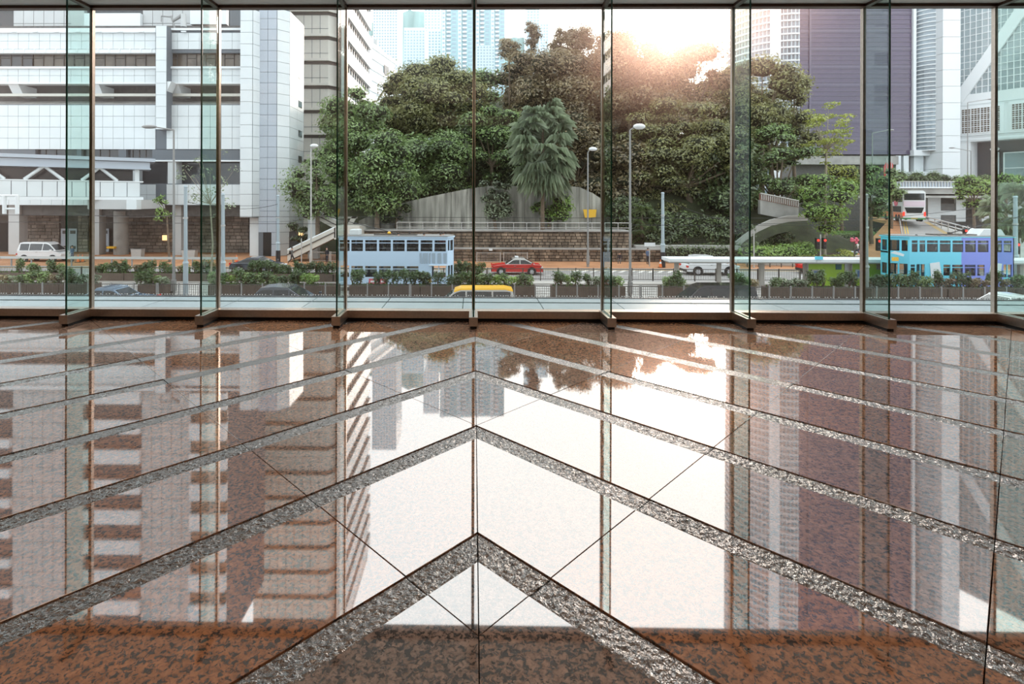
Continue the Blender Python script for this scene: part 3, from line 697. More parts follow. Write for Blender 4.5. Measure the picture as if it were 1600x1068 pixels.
def beige_block():
    Y = 88.; t = thing('banded_block', 'tall beige office block with rounded ledges, behind the stair tower', 'building', (gx(505, Y), Y, ROAD))
    xa, xb, xc = gx(398, Y), gx(512, Y), gx(528, Y); H = 72
    pl = [(xa, Y), (xb, Y), (xc, Y+1.6), (xc, Y+14), (xa, Y+14)]
    MB().prism([(x, y, ROAD) for x, y in pl], (0, 0, H-ROAD)).build('wall', M['tile_beige'], t)
    fh = 38.5*Y/F; z = gz(57, Y); zz = []
    while z > 2: z -= fh
    while z < H-3:
        e = .5
        MB().prism([(xa, Y-e, z), (xb+.2, Y-e, z), (xc+e*.6, Y+1.6-e*.3, z), (xc+e*.6, Y+1.8, z), (xa, Y+1.8, z)], (0, 0, .38)).build('ledge', M['tile_beige'], t)
        MB().prism([(xa, Y-.05, z-.5), (xb+.02, Y-.05, z-.5), (xc+.04, Y+1.55, z-.5), (xc+.04, Y+1.8, z-.5), (xa, Y+1.8, z-.5)], (0, 0, .5)).build('painted_shadow_band', M['joint_d'], t)  # dark strip paints the shadow under each ledge
        mb = MB()
        for k in range(1, 9):
            x = xa+(xb-xa)*k/9; mb.box(x-.03, x+.03, Y-.03, Y, z+.4, z+fh-.5)
        mb.box(xa, xb, Y-.03, Y, z+1.3, z+1.36); mb.build('panel_joint', M['joint'], t)
        z += fh
    # side wing running away, white bands
    w = thing('white_banded_wing', 'white office wing with steep window bands receding behind the mullion', 'building', (gx(541, Y), Y+10, ROAD))
    X = gx(541, Y)-.1
    MB().box(gx(528, Y)+.1, X-.5, Y+.2, Y+14.1, ROAD, H).box(X-6, X-.5, Y+14.1, Y+22, ROAD, H).build('wing_wall', M['dglass'], w)
    z = gz(20, Y)
    while z > 2: z -= 3.9
    while z < H-4:
        MB().box(X-.7, X, Y, Y+22, z, z+2.3).build('white_band', M['white'], w)
        mb = MB()
        for k in range(12): mb.box(X-.45, X-.38, Y+.5+k*1.8, Y+.7+k*1.8, z+2.3, z+3.9)
        mb.build('window_mullion', M['tile_beige'], w, kind='stuff'); z += 3.9
    MB().box(X-.75, X+.02, Y-.15, Y+.2, ROAD, H).build('end_pier', M['white'], w)
beige_block()

def footbridge():
    Y = 56.
    t = thing('footbridge', 'covered white footbridge with diagonal trusses entering the office block', 'footbridge', (gx(100, Y), Y, gz(320, Y)))
    zt = lambda y, YY=Y: gz(y, YY)
    # the bridge runs slightly away: left end nearer
    A, B = P(-60, 300, 50.), P(219, 300, 58.)
    U = Vector((B.x-A.x, B.y-A.y, 0)); L = U.length; U.normalize(); N = Vector((U.y, -U.x, 0)); O = Vector((A.x, A.y, 0))
    za, zb = gz(309, 58), gz(286, 58); zc = gz(264, 58); zr = gz(252, 58)
    dn = zr
    def bar(mb, u0, u1, z0, z1, n0, n1): mb.obox(O, U, N, (0,0,1), u0, u1, n0, n1, z0, z1)
    mb = MB(); bar(mb, 0, L, za, zb, -3.2, 0); mb.build('deck_parapet', M['joint'], t)
    n = 12; w = L/n
    me = MB().obox((0,0,0), U, N, (0,0,1), .03, w-.03, -.02, .06, .03, zb-za-.03).mesh('parapet_panel', M['tile'])
    for i in range(n): place('parapet_panel', me, (A+U*(i*w)).xy.to_3d()+Vector((0, 0, za)), t)
    mb = MB(); bar(mb, 0, L+.3, zb, zb+.12, -.3, .1); bar(mb, 0, L+.3, za-.3, za, -3.2, .12); mb.build('trim_rail', M['white'], t)
    mb = MB(); bar(mb, 0, L+.9, zc, zr-.15, -3.4, .25); bar(mb, 0, L+1.4, zr-.1, zr+.25, -3.6, .5); bar(mb, 0, L+1.0, zc-.12, zc, -3.3, .35); mb.build('roof', M['tile_blue'], t)
    zm = zb+.12
    # trusses
    k = 0; u = 1.5
    while u < L-1.2:
        for s in (-1, 1):
            p = O+U*u+N*-.1; q = p+U*(s*1.55)
            d = (Vector((q.x, q.y, zm))-Vector((p.x, p.y, zc))); 
            MB().tube((p.x, p.y, zc), (q.x, q.y, zm), .17, .17, 6).build('truss_diagonal', M['tile'], t)
            MB().tube((p.x-N.x*3, p.y-N.y*3, zc), (q.x-N.x*3, q.y-N.y*3, zm), .12, .12, 6).build('truss_diagonal', M['tile_grey'], t)
        u += 4.6
    mb = MB(); bar(mb, L-.5, L-.1, zm, zc, -.3, 0); mb.build('end_post', M['tile'], t)
    mb = MB(); bar(mb, .1, L-.6, zm, zc, -3.0, -2.9); mb.build('far_glazing', M['dglass'], t)
    pc = P(150, 309, 58.)
    MB().box(gx(147, 57), gx(220, 57), 56.0, 61.5, gz(328, 57), za-.3).build('landing', M['tile_grey'], t)
    MB().box(gx(205, 56), gx(220.5, 56), 55.2, 56.0, gz(328, 57), za-.3).build('landing_front', M['tile'], t)
    # a hanging sign frame at far left
    s = thing('gantry_frame', 'white tubular sign gantry hanging at the left edge', 'gantry', P(18, 306, 40))
    a, b, c, d = P(-30, 305.5, 40), P(29, 305.5, 40), P(7, 334, 40), P(27, 334, 40)
    MB().tube(a, b, .08).tube(P(7, 305, 40), c, .13).tube(P(27, 305, 40), d, .13).tube(P(5, 326, 40), P(29, 326, 40), .07).build('frame', M['white'], s)
    MB().tube((a.x, 40, ROAD), a, .15).build('post', M['white'], s)
footbridge()

def stairs():
    Y = 56.5
    t = thing('footbridge_stair', 'cream concrete stair flights climbing to the footbridge behind the tram', 'stair', (gx(500, Y), Y, ROAD+.14))
    def flight(x0, y0b, y0t, x1, y1b, y1t, Ya, wd, nm):
        a, b, c, d = P(x0, y0b, Ya), P(x1, y1b, Ya), P(x1, y1t, Ya), P(x0, y0t, Ya)
        for p in (a, b, c, d): p.y = Ya
        MB().prism([a, b, c, d], (0, .18, 0)).build(nm, M['tile_beige'], t)
        MB().prism([p+Vector((0, wd, 0)) for p in (a, b, c, d)], (0, .18, 0)).build(nm, M['tile_beige'], t)
        MB().prism([a+Vector((0,.18,0)), b+Vector((0,.18,0)), b+Vector((0,.18,.35)), a+Vector((0,.18,.35))], (0, wd-.18, 0)).build('stair_slab', M['concrete'], t)
        mb = MB()
        for k in range(14):
            f = k/14; p = a.lerp(b, f); q = a.lerp(b, (k+1)/14)
            mb.box(p.x, q.x, Ya+.18, Ya+wd, min(p.z, q.z)+.2, max(p.z, q.z)+.35)
        mb.build('tread', M['concrete'], t, kind='stuff')
        e = Vector((0, -.06, 0)); MB().tube(d+e+Vector((0, 0, -.45)), c+e+Vector((0, 0, -.45)), .05).build('handrail', M['fence'], t)
        MB().tube(d+Vector((0,.09,.02)), c+Vector((0,.09,.02)), .1, n=6).build('coping', M['white'], t)
    flight(449, 408, 391, 524, 371, 355, Y, 2.4, 'parapet')
    flight(508, 355, 340, 548, 356, 348, Y+3, .5, 'parapet') if False else None
    a, b = P(522, 374, Y), P(562, 353, Y)
    MB().box(a.x, b.x, Y, Y+5, a.z, b.z).build('landing', M['tile_beige'], t)
    flight(472, 330, 318, 528, 360, 346, Y+2.9, 2.2, 'upper_parapet')
    p = P(490, 340, Y+3.5); MB().box(p.x-.55, p.x+.55, Y+3.2, Y+4.2, ROAD+.14, gz(330, Y+3)).build('pier', M['tile'], t)
    c, d = P(540, 353, Y+4), P(556, 339, Y+4); MB().prism([P(541, 353, Y+4), P(549, 353, Y+4), P(558, 338, Y+4), P(550, 338, Y+4)], (0, .3, 0)).prism([P(528, 338, Y+4), P(558, 338, Y+4), P(558, 341, Y+4), P(528, 341, Y+4)][::-1], (0, .3, 0)).build('landing_rail', M['tile_beige'], t)
stairs()

# ============================================================ RETAINING WALLS AND SLOPE
def block_wall(parent, xa, xb, ytop, ybot, Y, bw, bh, m, seed=1, z0=None):
    rs = random.Random(seed); mb = MB(); A = P(xa, ybot, Y); B = P(xb, ytop, Y); z = A.z if z0 is None else z0
    while z < B.z-.05:
        x = A.x-rs.random()*bw
        while x < B.x:
            w = bw*rs.uniform(.75, 1.25); p, q = max(x, A.x), min(x+w, B.x)
            if q-p > .08: mb.box(p+.035, q-.035, Y-rs.uniform(.02, .14), Y+.3, z+.035, min(z+bh, B.z)-.035)
            x += w
        z += bh
    mb.build('stone_block', m, parent, kind='stuff')
def walls():
    Y = 58.
    t = thing('retaining_wall', 'weathered brown stone retaining wall with railing behind the tram', 'wall', (gx(760, Y), Y, ROAD+.14))
    xa, xb = gx(560, Y), gx(1160, Y); zm, zt = gz(388, Y), gz(362, Y)
    MB().box(xa, xb, Y+.2, Y+1.6, ROAD+.14, zm-.03).build('lower_wall', M['joint_d'], t)
    MB().box(xa, gx(988, Y), Y+1.0, Y+3.5, ROAD+.14, zt).build('upper_wall', M['joint_d'], t)
    block_wall(t, 560, 1160, 389, 409.5, Y+.1, .62, .33, M['stone_d'], 4, ROAD+.14)
    block_wall(t, 560, 988, 363, 388, Y+.9, .6, .32, M['stone_d'], 5, zm)
    MB().box(xa, xb, Y-.1, Y+1.4, zm-.1, zm+.04).build('ledge', M['concrete'], t)
    MB().box(xa, gx(988, Y), Y+.7, Y+3.5, zt, zt+.14).build('coping', M['concrete'], t)
    MB().box(gx(995, Y), gx(1160, Y), Y+.3, Y+1.4, zm, gz(383, Y)).build('coping', M['concrete'], t)
    r = thing('wall_railing', 'pale metal railing along the top of the stone retaining wall', 'railing', (gx(760, Y+.9), Y+.9, zt+.14))
    x0, x1 = gx(620, Y+.9), gx(986, Y+.9); zz0, zz1 = gz(359.5, Y+.9), gz(347.5, Y+.9)
    MB().tube((x0, Y+.9, zz1), (x1, Y+.9, zz1), .045).build('top_rail', M['galv'], r)
    MB().tube((x0, Y+.9, (zz0*.35+zz1*.65)-.25), (x1, Y+.9, (zz0*.35+zz1*.65)-.25), .035).build('middle_rail', M['galv'], r)
    n = 19
    for i in range(n): 
        x = x0+(x1-x0)*i/(n-1); MB().tube((x, Y+.9, zt+.14), (x, Y+.9, zz1), .045).build('rail_post', M['galv'], r)
    # streaked concrete wall with curved top
    Yc = 63.
    c = thing('concrete_wall', 'streaked grey concrete wall with a curved top below the palm', 'wall', (gx(800, Yc), Yc, zt))
    prof = [(560, 345), (600, 326), (640, 314), (680, 305), (730, 295), (760, 290.5), (880, 290), (905, 292), (925, 301), (945, 314)]
    for (p0, p1) in zip(prof[:-1], prof[1:]):
        a, b = P(*p0, Yc), P(*p1, Yc); n = max(1, round((p1[0]-p0[0])/28))
        for k in range(n):
            q0, q1 = a.lerp(b, k/n), a.lerp(b, (k+1)/n)
            MB().prism([(q0.x+.02, Yc, zt), (q1.x-.02, Yc, zt), (q1.x-.02, Yc, q1.z), (q0.x+.02, Yc, q0.z)], (0, .6, 0)).build('wall_panel', M['stained'], c)
    ys = thing('yellow_panel', 'yellow panel on the concrete wall beside the lamp post', 'sign', P(924, 340, 62.5))  # yellow patch built as a flat panel
    a, b, c_, d = P(911, 327, 62.5), P(932, 327, 62.5), P(931, 339, 62.5), P(914, 340.5, 62.5)
    MB().prism([d, c_, b, a], (0, .08, 0)).build('board', M['yellow'], ys)
    MB().tube(P(922, 348, 62.6), P(922, 335, 62.6), .05).build('stake', M['pole'], ys)
    # wooded slope
    rs = random.Random(5); mb = MB(); nx, ny = 60, 26
    X0, X1, Y0, Y1 = -20.5, 52, 64.5, 104
    vs = []
    for j in range(ny+1):
        for i in range(nx+1):
            fx, fy = i/nx, j/ny; x = X0+(X1-X0)*fx; y = Y0+(Y1-Y0)*fy
            hgt = -2.6+fy*24*math.exp(-((x-16)/27)**2)+3*min(1, fy*8)+rs.uniform(-.5, .5)
            if x > 30: hgt = min(hgt, hgt-(x-30)*.28)
            if j == 0 or i in (0, nx): hgt = ROAD
            vs.append((x, y, max(ROAD+.05, hgt)))
    fs = [(j*(nx+1)+i, j*(nx+1)+i+1, (j+1)*(nx+1)+i+1, (j+1)*(nx+1)+i) for j in range(ny) for i in range(nx)]
    mb.add(vs, fs, 0, True); o = mb.build('wooded_slope', M['hill'], kind='structure'); o['label'] = 'dark undergrowth slope beneath the hillside trees'
    MB().box(gx(560, 60), gx(957, 60), Y+3.5, 64.6, ROAD, gz(362, 60)).box(gx(957.2, 60), gx(1165, 60), Y+1.6, 64.6, ROAD, gz(381, 60)).build('terrace_ground', M['hill'], kind='structure')['label'] = 'planted terrace on top of the stone wall'
walls()
# ============================================================ RIGHT BUILDINGS
def right_buildings():
    # dark violet tower
    Y = 112.; t = thing('violet_glass_tower', 'dark violet glass office tower with fine horizontal lines right of the trees', 'building', (gx(1340, Y), Y, ROAD))
    xa, xb = gx(1249, Y), gx(1427, Y); H = 92; zb = gz(241, Y, 1340)
    k = 1.27; MB().prism([(xa, Y, zb), (xb, Y, zb), (xb+.3, Y+30, zb), (xa*k+1, Y+30, zb)], (0, 0, H-zb)).build('curtain_wall', M['purple'], t)
    mb = MB(); z = zb; 
    while z < H:
        mb.box(xa-.02, xb, Y-.10, Y, z, z+.13); z += .92
    mb.build('glazing_bar', M['purpleb'], t, kind='stuff')
    mb = MB(); z = zb+3
    while z < H: mb.box(xa, xb, Y-.05, Y, z, z+.5); z += 3.68
    mb.build('spandrel', M['purpleb'], t, kind='stuff')
    for px in (1262, 1290, 1375, 1390): MB().pbox(px, 200, px+2.5, 241, Y-.25, .2); 
    for px in (1264, 1388):
        x = gx(px, Y); MB().box(x-.15, x+.25, Y-.22, Y, zb, H).build('mullion', M['purpleb'], t)
    MB().box(gx(1423.5, Y), gx(1428, Y), Y-.5, Y+1, zb, H).build('edge_pier', M['white'], t)
    MB().box(xa-1, xb+1, Y+1, Y+5, ROAD, zb).build('podium', M['shade'], t)
    MB().box(xa-.5, gx(1400, Y), Y-.6, Y+1, gz(256, Y), gz(243, Y)).build('podium_band', M['concrete'], t)
    for px in (1400, 1412): MB().pbox(px, 243, px+8, 276, Y, 1.5).build('podium_column', M['tile'], t)
    # banded bay
    t = thing('banded_glass_bay', 'curved silver glass bay with white horizontal bars beside the violet tower', 'building', (gx(1450, 110), 110, ROAD))
    xc, r = gx(1451, 112.5), 3.0; Yc = 112.5
    zb2 = gz(234, 110)
    MB().tube((xc, Yc, zb2), (xc, Yc, H), r, n=28).build('curtain_wall', M['sglass'], t)
    mb = MB(); z = zb2
    while z < H: mb.tube((xc, Yc, z), (xc, Yc, z+.2), r+.14, n=24); z += .86
    mb.build('glazing_bar', M['white'], t, kind='stuff')
    MB().pbox(1428, 234, 1474, 243, 111, 4).build('base_band', M['white'], t)
    for a, b in ((1428, 1443), (1449, 1456), (1466, 1474)): MB().pbox(a, 240, b, 271, 112, 1.5).build('base_column', M['tile'], t)
    MB().pbox(1400, 240, 1474, 275, 114, 2).build('base_wall', M['shade'], t)
    MB().pbox(1425, 268, 1476, 276, 110.5, 2).build('plinth', M['tile'], t)
    # white slab
    t = thing('white_pier', 'broad plain white shaft between the glass bay and the braced tower', 'building', (gx(1486, 108), 108, ROAD))
    xa, xb = gx(1472.5, 108), gx(1500, 108)
    n = 30; h = (H-ROAD)/n
    for j in range(n): MB().box(xa, xb, 108, 116, ROAD+j*h+.03, ROAD+(j+1)*h-.03).build('shaft_panel', M['white'], t)
    # braced tower
    A = P(1497, 300, 112.); B = P(1660, 300, 99.); U = Vector((B.x-A.x, B.y-A.y, 0)); L = U.length; U.normalize(); N = Vector((U.y, -U.x, 0)); O = Vector((A.x, A.y, 0))
    t = thing('braced_tower', 'white framed glass tower with a big diagonal brace at the right edge', 'building', (A.x, A.y, ROAD))
    za = CAMZ+(310-150)*112/F; H3 = 78
    ob = lambda mb, u0, u1, z0, z1, n0, n1: mb.obox(O, U, N, (0,0,1), u0, u1, n0, n1, z0, z1)
    mb = MB(); ob(mb, 0, L, za, H3, -12, -.25); mb.build('core_wall', M['joint'], t)
    cols, rh = 16, 1.32; cw = L/cols; rows = int((H3-za)/rh)
    pm = MB().obox((0,0,0), U, N, (0,0,1), .05, cw-.05, -.14, -.08, .05, rh-.05).mesh('window_pane', M['cglass'])
    rs = random.Random(4)
    for j in range(18):
        for i in range(cols):
            place('window_pane', pm, O+U*(i*cw)+N*rs.uniform(0, .03)+Vector((0, 0, za+j*rh)), t, (rs.uniform(-.004, .004), rs.uniform(-.01, .01), rs.uniform(-.012, .012)))
    mb = MB()
    for j in range(18, rows):
        for i in range(cols): ob(mb, i*cw+.05, (i+1)*cw-.05, za+j*rh+.05, za+(j+1)*rh-.05, -.14, -.08)
    mb.build('upper_panes', M['cglass'], t, kind='stuff')
    mb = MB()
    for i in range(cols+1): ob(mb, i*cw-.06, i*cw+.06, za, H3, -.2, .03)
    for j in range(rows+1): ob(mb, 0, L, za+j*rh-.06, za+j*rh+.06, -.2, .02)
    mb.build('window_frame', M['white'], t)
    for s in range(2):
        z0 = za-1+s*30
        p0, p1 = O+U*0+N*.5+Vector((0, 0, z0)), O+U*(L*1.0)+N*.5+Vector((0, 0, z0+24.5))
        d = (p1-p0).normalized(); q = N.cross(d)*.95
        MB().prism([p0-q, p1-q, p1+q, p0+q], -N*.5).build('diagonal_brace', M['white'], t)
    ztop = za; zlo = CAMZ+(310-222)*112/F
    mb = MB(); ob(mb, -.6, L, zlo, ztop, -10, .3); mb.build('lower_wall', M['white'], t)
    for k in (.25, .9, 1.2, 7.1, 7.4): 
        mb = MB(); ob(mb, -.6, L, zlo+k, zlo+k+.1, .3, .42); mb.build('moulding', M['tile'], t)
    for (u0, u1) in ((.7, 6.6), (8.2, 14.1), (15.7, 21.6)):
        z0, z1 = zlo+1.7, zlo+6.6
        mb = MB(); ob(mb, u0-.5, u1+.5, z0-.5, z1+.5, .3, .5); f0 = mb.build('louvre_surround', M['white'], t)
        mb = MB(); ob(mb, u0, u1, z0, z1, .45, .54); f = mb.build('louvre_window', M['bglass'], t)
        mb = MB(); 
        for i in range(13): ob(mb, u0+(u1-u0)*i/12-(.07 if i % 3 == 0 else .03), u0+(u1-u0)*i/12+(.07 if i % 3 == 0 else .03), z0, z1, .5, .66)
        for i in range(13): ob(mb, u0, u1, z0+(z1-z0)*i/12-(.07 if i % 3 == 0 else .03), z0+(z1-z0)*i/12+(.07 if i % 3 == 0 else .03), .5, .66)
        mb.build('louvre_grid', M['white'], f)
    mb = MB(); ob(mb, 0, L, ROAD, zlo, -6, -3); mb.build('recess_wall', M['dglass'], t)
    mb = MB(); ob(mb, -.6, 2.0, ROAD, zlo, -3, .2); mb.build('corner_pier', M['white'], t)
    for u in (5.0, 10.6, 16.2):
        mb = MB(); ob(mb, u-.45, u+.45, ROAD, zlo-2.2, -2.6, -1.8); mb.build('round_column', M['white'], t)
        c = O+U*u+N*-1.8+Vector((0, 0, zlo-1.6)); q = .75
        MB().prism([c-U*q, c-Vector((0,0,q)), c+U*q, c+Vector((0,0,q))], -N*.3).build('diamond_ornament', M['white'], t)
        mb = MB(); ob(mb, u+1.1, u+4.5, zlo-9, zlo-2.4, -2.95, -2.8); w = mb.build('lobby_window', M['cglass'], t)
        mb = MB()
        for a, b in ((u+1.0, u+1.2), (u+4.4, u+4.6)): ob(mb, a, b, zlo-9, zlo-2.3, -2.95, -2.7)
        ob(mb, u+1, u+4.6, zlo-2.5, zlo-2.3, -2.95, -2.7); ob(mb, u+1, u+4.6, zlo-5.5, zlo-5.35, -2.95, -2.7); mb.build('window_frame', M['white'], w)
    # curved pale tower in front of glow
    Y = 170.; t = thing('curved_pale_tower', 'pale curved tower with white floor rings rising behind the trees near the glow', 'building', (gx(1240, Y), Y+16, ROAD))
    xc = gx(1252, Y); r = 14.2; Yc = Y+16
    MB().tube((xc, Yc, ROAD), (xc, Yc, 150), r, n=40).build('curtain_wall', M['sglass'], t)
    mb = MB(); z = 5
    while z < 150: 
        if z < 150: mb.tube((xc, Yc, z), (xc, Yc, z+.5), r+.5, n=40)
        z += 2.1
    mb.build('floor_ring', M['white'], t, kind='stuff')
    MB().tube((xc-6.5, Yc-13, ROAD), (xc-6.5, Yc-13, 150), 1.6, n=8).build('white_shaft', M['white'], t)
    mb = MB()
    for k in range(40):
        a = PI+PI*k/40; mb.tube((xc+math.cos(a)*(r+.2), Yc+math.sin(a)*(r+.2), 5), (xc+math.cos(a)*(r+.2), Yc+math.sin(a)*(r+.2), 150), .15, n=4, cap=False)
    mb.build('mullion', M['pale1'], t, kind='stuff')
right_buildings()

def far_tower(px0, px1, ytop, Y, name, label, wall, style, H=None, yb=140):
    xa, xb = gx(px0, Y), gx(px1, Y); zt = CAMZ+(310-ytop)*Y/F if H is None else H
    t = thing(name, label, 'building', ((xa+xb)/2, Y, 0))
    zb = CAMZ+(310-yb)*Y/F-12
    MB().box(xa, xb, Y, Y+20, ROAD, zt).build('tower_wall', wall, t)
    w = xb-xa
    if style == 'grid':
        n = max(3, int((px1-px0)/4.2)); fh = 4.6*Y/F; mb = MB(); z = zb
        while z < zt-fh:
            for i in range(n): mb.box(xa+w*(i+.22)/n, xa+w*(i+.8)/n, Y-.08, Y, z+fh*.3, z+fh*.85)
            z += fh
        mb.build('windows', M['palew'], t, kind='stuff')
    else:
        n = max(2, int((px1-px0)/26)); fh = 6.6*Y/F; mb = MB(); mw = MB(); z = zb
        for i in range(n):
            a = xa+w*i/n
            mb2 = MB().box(a+w/n*.08, a+w/n*.28, Y-1.4, Y, zb, zt).build('white_bay', M['white'], t)
        while z < zt-fh:
            for i in range(n):
                a = xa+w*i/n
                mb.box(a+w/n*.36, a+w/n*.62, Y-1.6, Y, z, z+fh*.35); mw.box(a+w/n*.38, a+w/n*.6, Y-.15, Y, z+fh*.4, z+fh*.95)
                mw.box(a+w/n*.11, a+w/n*.25, Y-1.5, Y-1.3, z+fh*.3, z+fh*.8); mw.box(a+w/n*.70, a+w/n*.94, Y-.15, Y, z+fh*.3, z+fh*.85)
            z += fh
        mb.build('balconies', M['white'], t, kind='stuff'); mw.build('windows', M['palew'], t, kind='stuff')
    return t
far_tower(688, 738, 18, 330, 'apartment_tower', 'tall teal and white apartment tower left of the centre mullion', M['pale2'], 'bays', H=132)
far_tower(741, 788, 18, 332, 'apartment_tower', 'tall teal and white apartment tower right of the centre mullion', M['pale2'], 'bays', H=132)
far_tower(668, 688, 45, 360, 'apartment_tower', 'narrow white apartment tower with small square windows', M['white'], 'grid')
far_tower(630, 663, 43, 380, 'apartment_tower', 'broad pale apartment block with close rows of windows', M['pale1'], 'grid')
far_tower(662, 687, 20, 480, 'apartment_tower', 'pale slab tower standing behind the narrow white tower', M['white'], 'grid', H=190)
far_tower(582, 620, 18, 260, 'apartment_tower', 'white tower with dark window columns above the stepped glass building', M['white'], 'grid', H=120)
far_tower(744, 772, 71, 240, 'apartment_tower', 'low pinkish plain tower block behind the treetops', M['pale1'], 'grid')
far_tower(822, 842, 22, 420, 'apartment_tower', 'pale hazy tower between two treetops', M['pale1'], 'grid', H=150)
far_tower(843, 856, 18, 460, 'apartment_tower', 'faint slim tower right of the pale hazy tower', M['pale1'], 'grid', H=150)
def stepped():
    A = P(578, 100, 118.); B = P(650, 100, 150.); U = Vector((B.x-A.x, B.y-A.y, 0)); L = U.length; U.normalize(); N = Vector((U.y, -U.x, 0)); O = Vector((A.x, A.y, 0))
    t = thing('stepped_glass_building', 'pale glass building with stepped roof behind the white banded wing', 'building', (A.x, A.y, ROAD))
    def ob(nm, m, u0, u1, z0, z1, n0, n1): return MB().obox(O, U, N, (0,0,1), u0, u1, n0, n1, z0, z1).build(nm, m, t)
    z1 = CAMZ+(310-65)*118/F; z2 = CAMZ+(310-42)*118/F
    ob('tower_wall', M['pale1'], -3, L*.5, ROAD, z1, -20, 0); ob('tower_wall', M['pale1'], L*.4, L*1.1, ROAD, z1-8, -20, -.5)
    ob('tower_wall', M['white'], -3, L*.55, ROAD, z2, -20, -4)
    for k in range(12): 
        ob('white_band', M['white'], -3.1, L*.5+.1, z1-1-k*2.4, z1-.2-k*2.4, -.5, .12)
        if k > 3: ob('white_band', M['white'], L*.5, L*1.1, z1-1-k*2.4, z1-.2-k*2.4, -.9, -.35)
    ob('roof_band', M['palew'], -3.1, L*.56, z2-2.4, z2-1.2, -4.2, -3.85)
    for k in range(6): ob('roof_fin', M['tile_grey'], -2+k*3.2, -1.2+k*3.2, z2, z2+1.6, -6, -4)
    ob('roof_window', M['dglass'], L*.25, L*.34, z1-5.2, z1-3, .02, .2)
stepped()
def hill():
    rs = random.Random(9); Y = 620; prof = [(560, 40), (600, 30), (640, 16), (680, 22), (740, 44), (790, 60), (830, 58), (880, 92), (960, 130), (1000, 160)]
    pts = []
    for (a, b) in zip(prof[:-1], prof[1:]):
        for k in range(6):
            f = k/6; pts.append(P(a[0]+(b[0]-a[0])*f, a[1]+(b[1]-a[1])*f+rs.uniform(-1.5, 1.5), Y+rs.uniform(-8, 8)))
    vs = []; m = 6
    for p in pts:
        for j in range(m+1): vs.append((p.x, p.y-j*22, p.z*(1-j/m)+ROAD*(j/m)+rs.uniform(-3, 3)*(0 < j < m)))
    fs = [(i*(m+1)+j, (i+1)*(m+1)+j, (i+1)*(m+1)+j+1, i*(m+1)+j+1)[::-1] for i in range(len(pts)-1) for j in range(m)]
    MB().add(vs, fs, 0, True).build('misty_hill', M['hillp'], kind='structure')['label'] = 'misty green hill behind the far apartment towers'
hill()

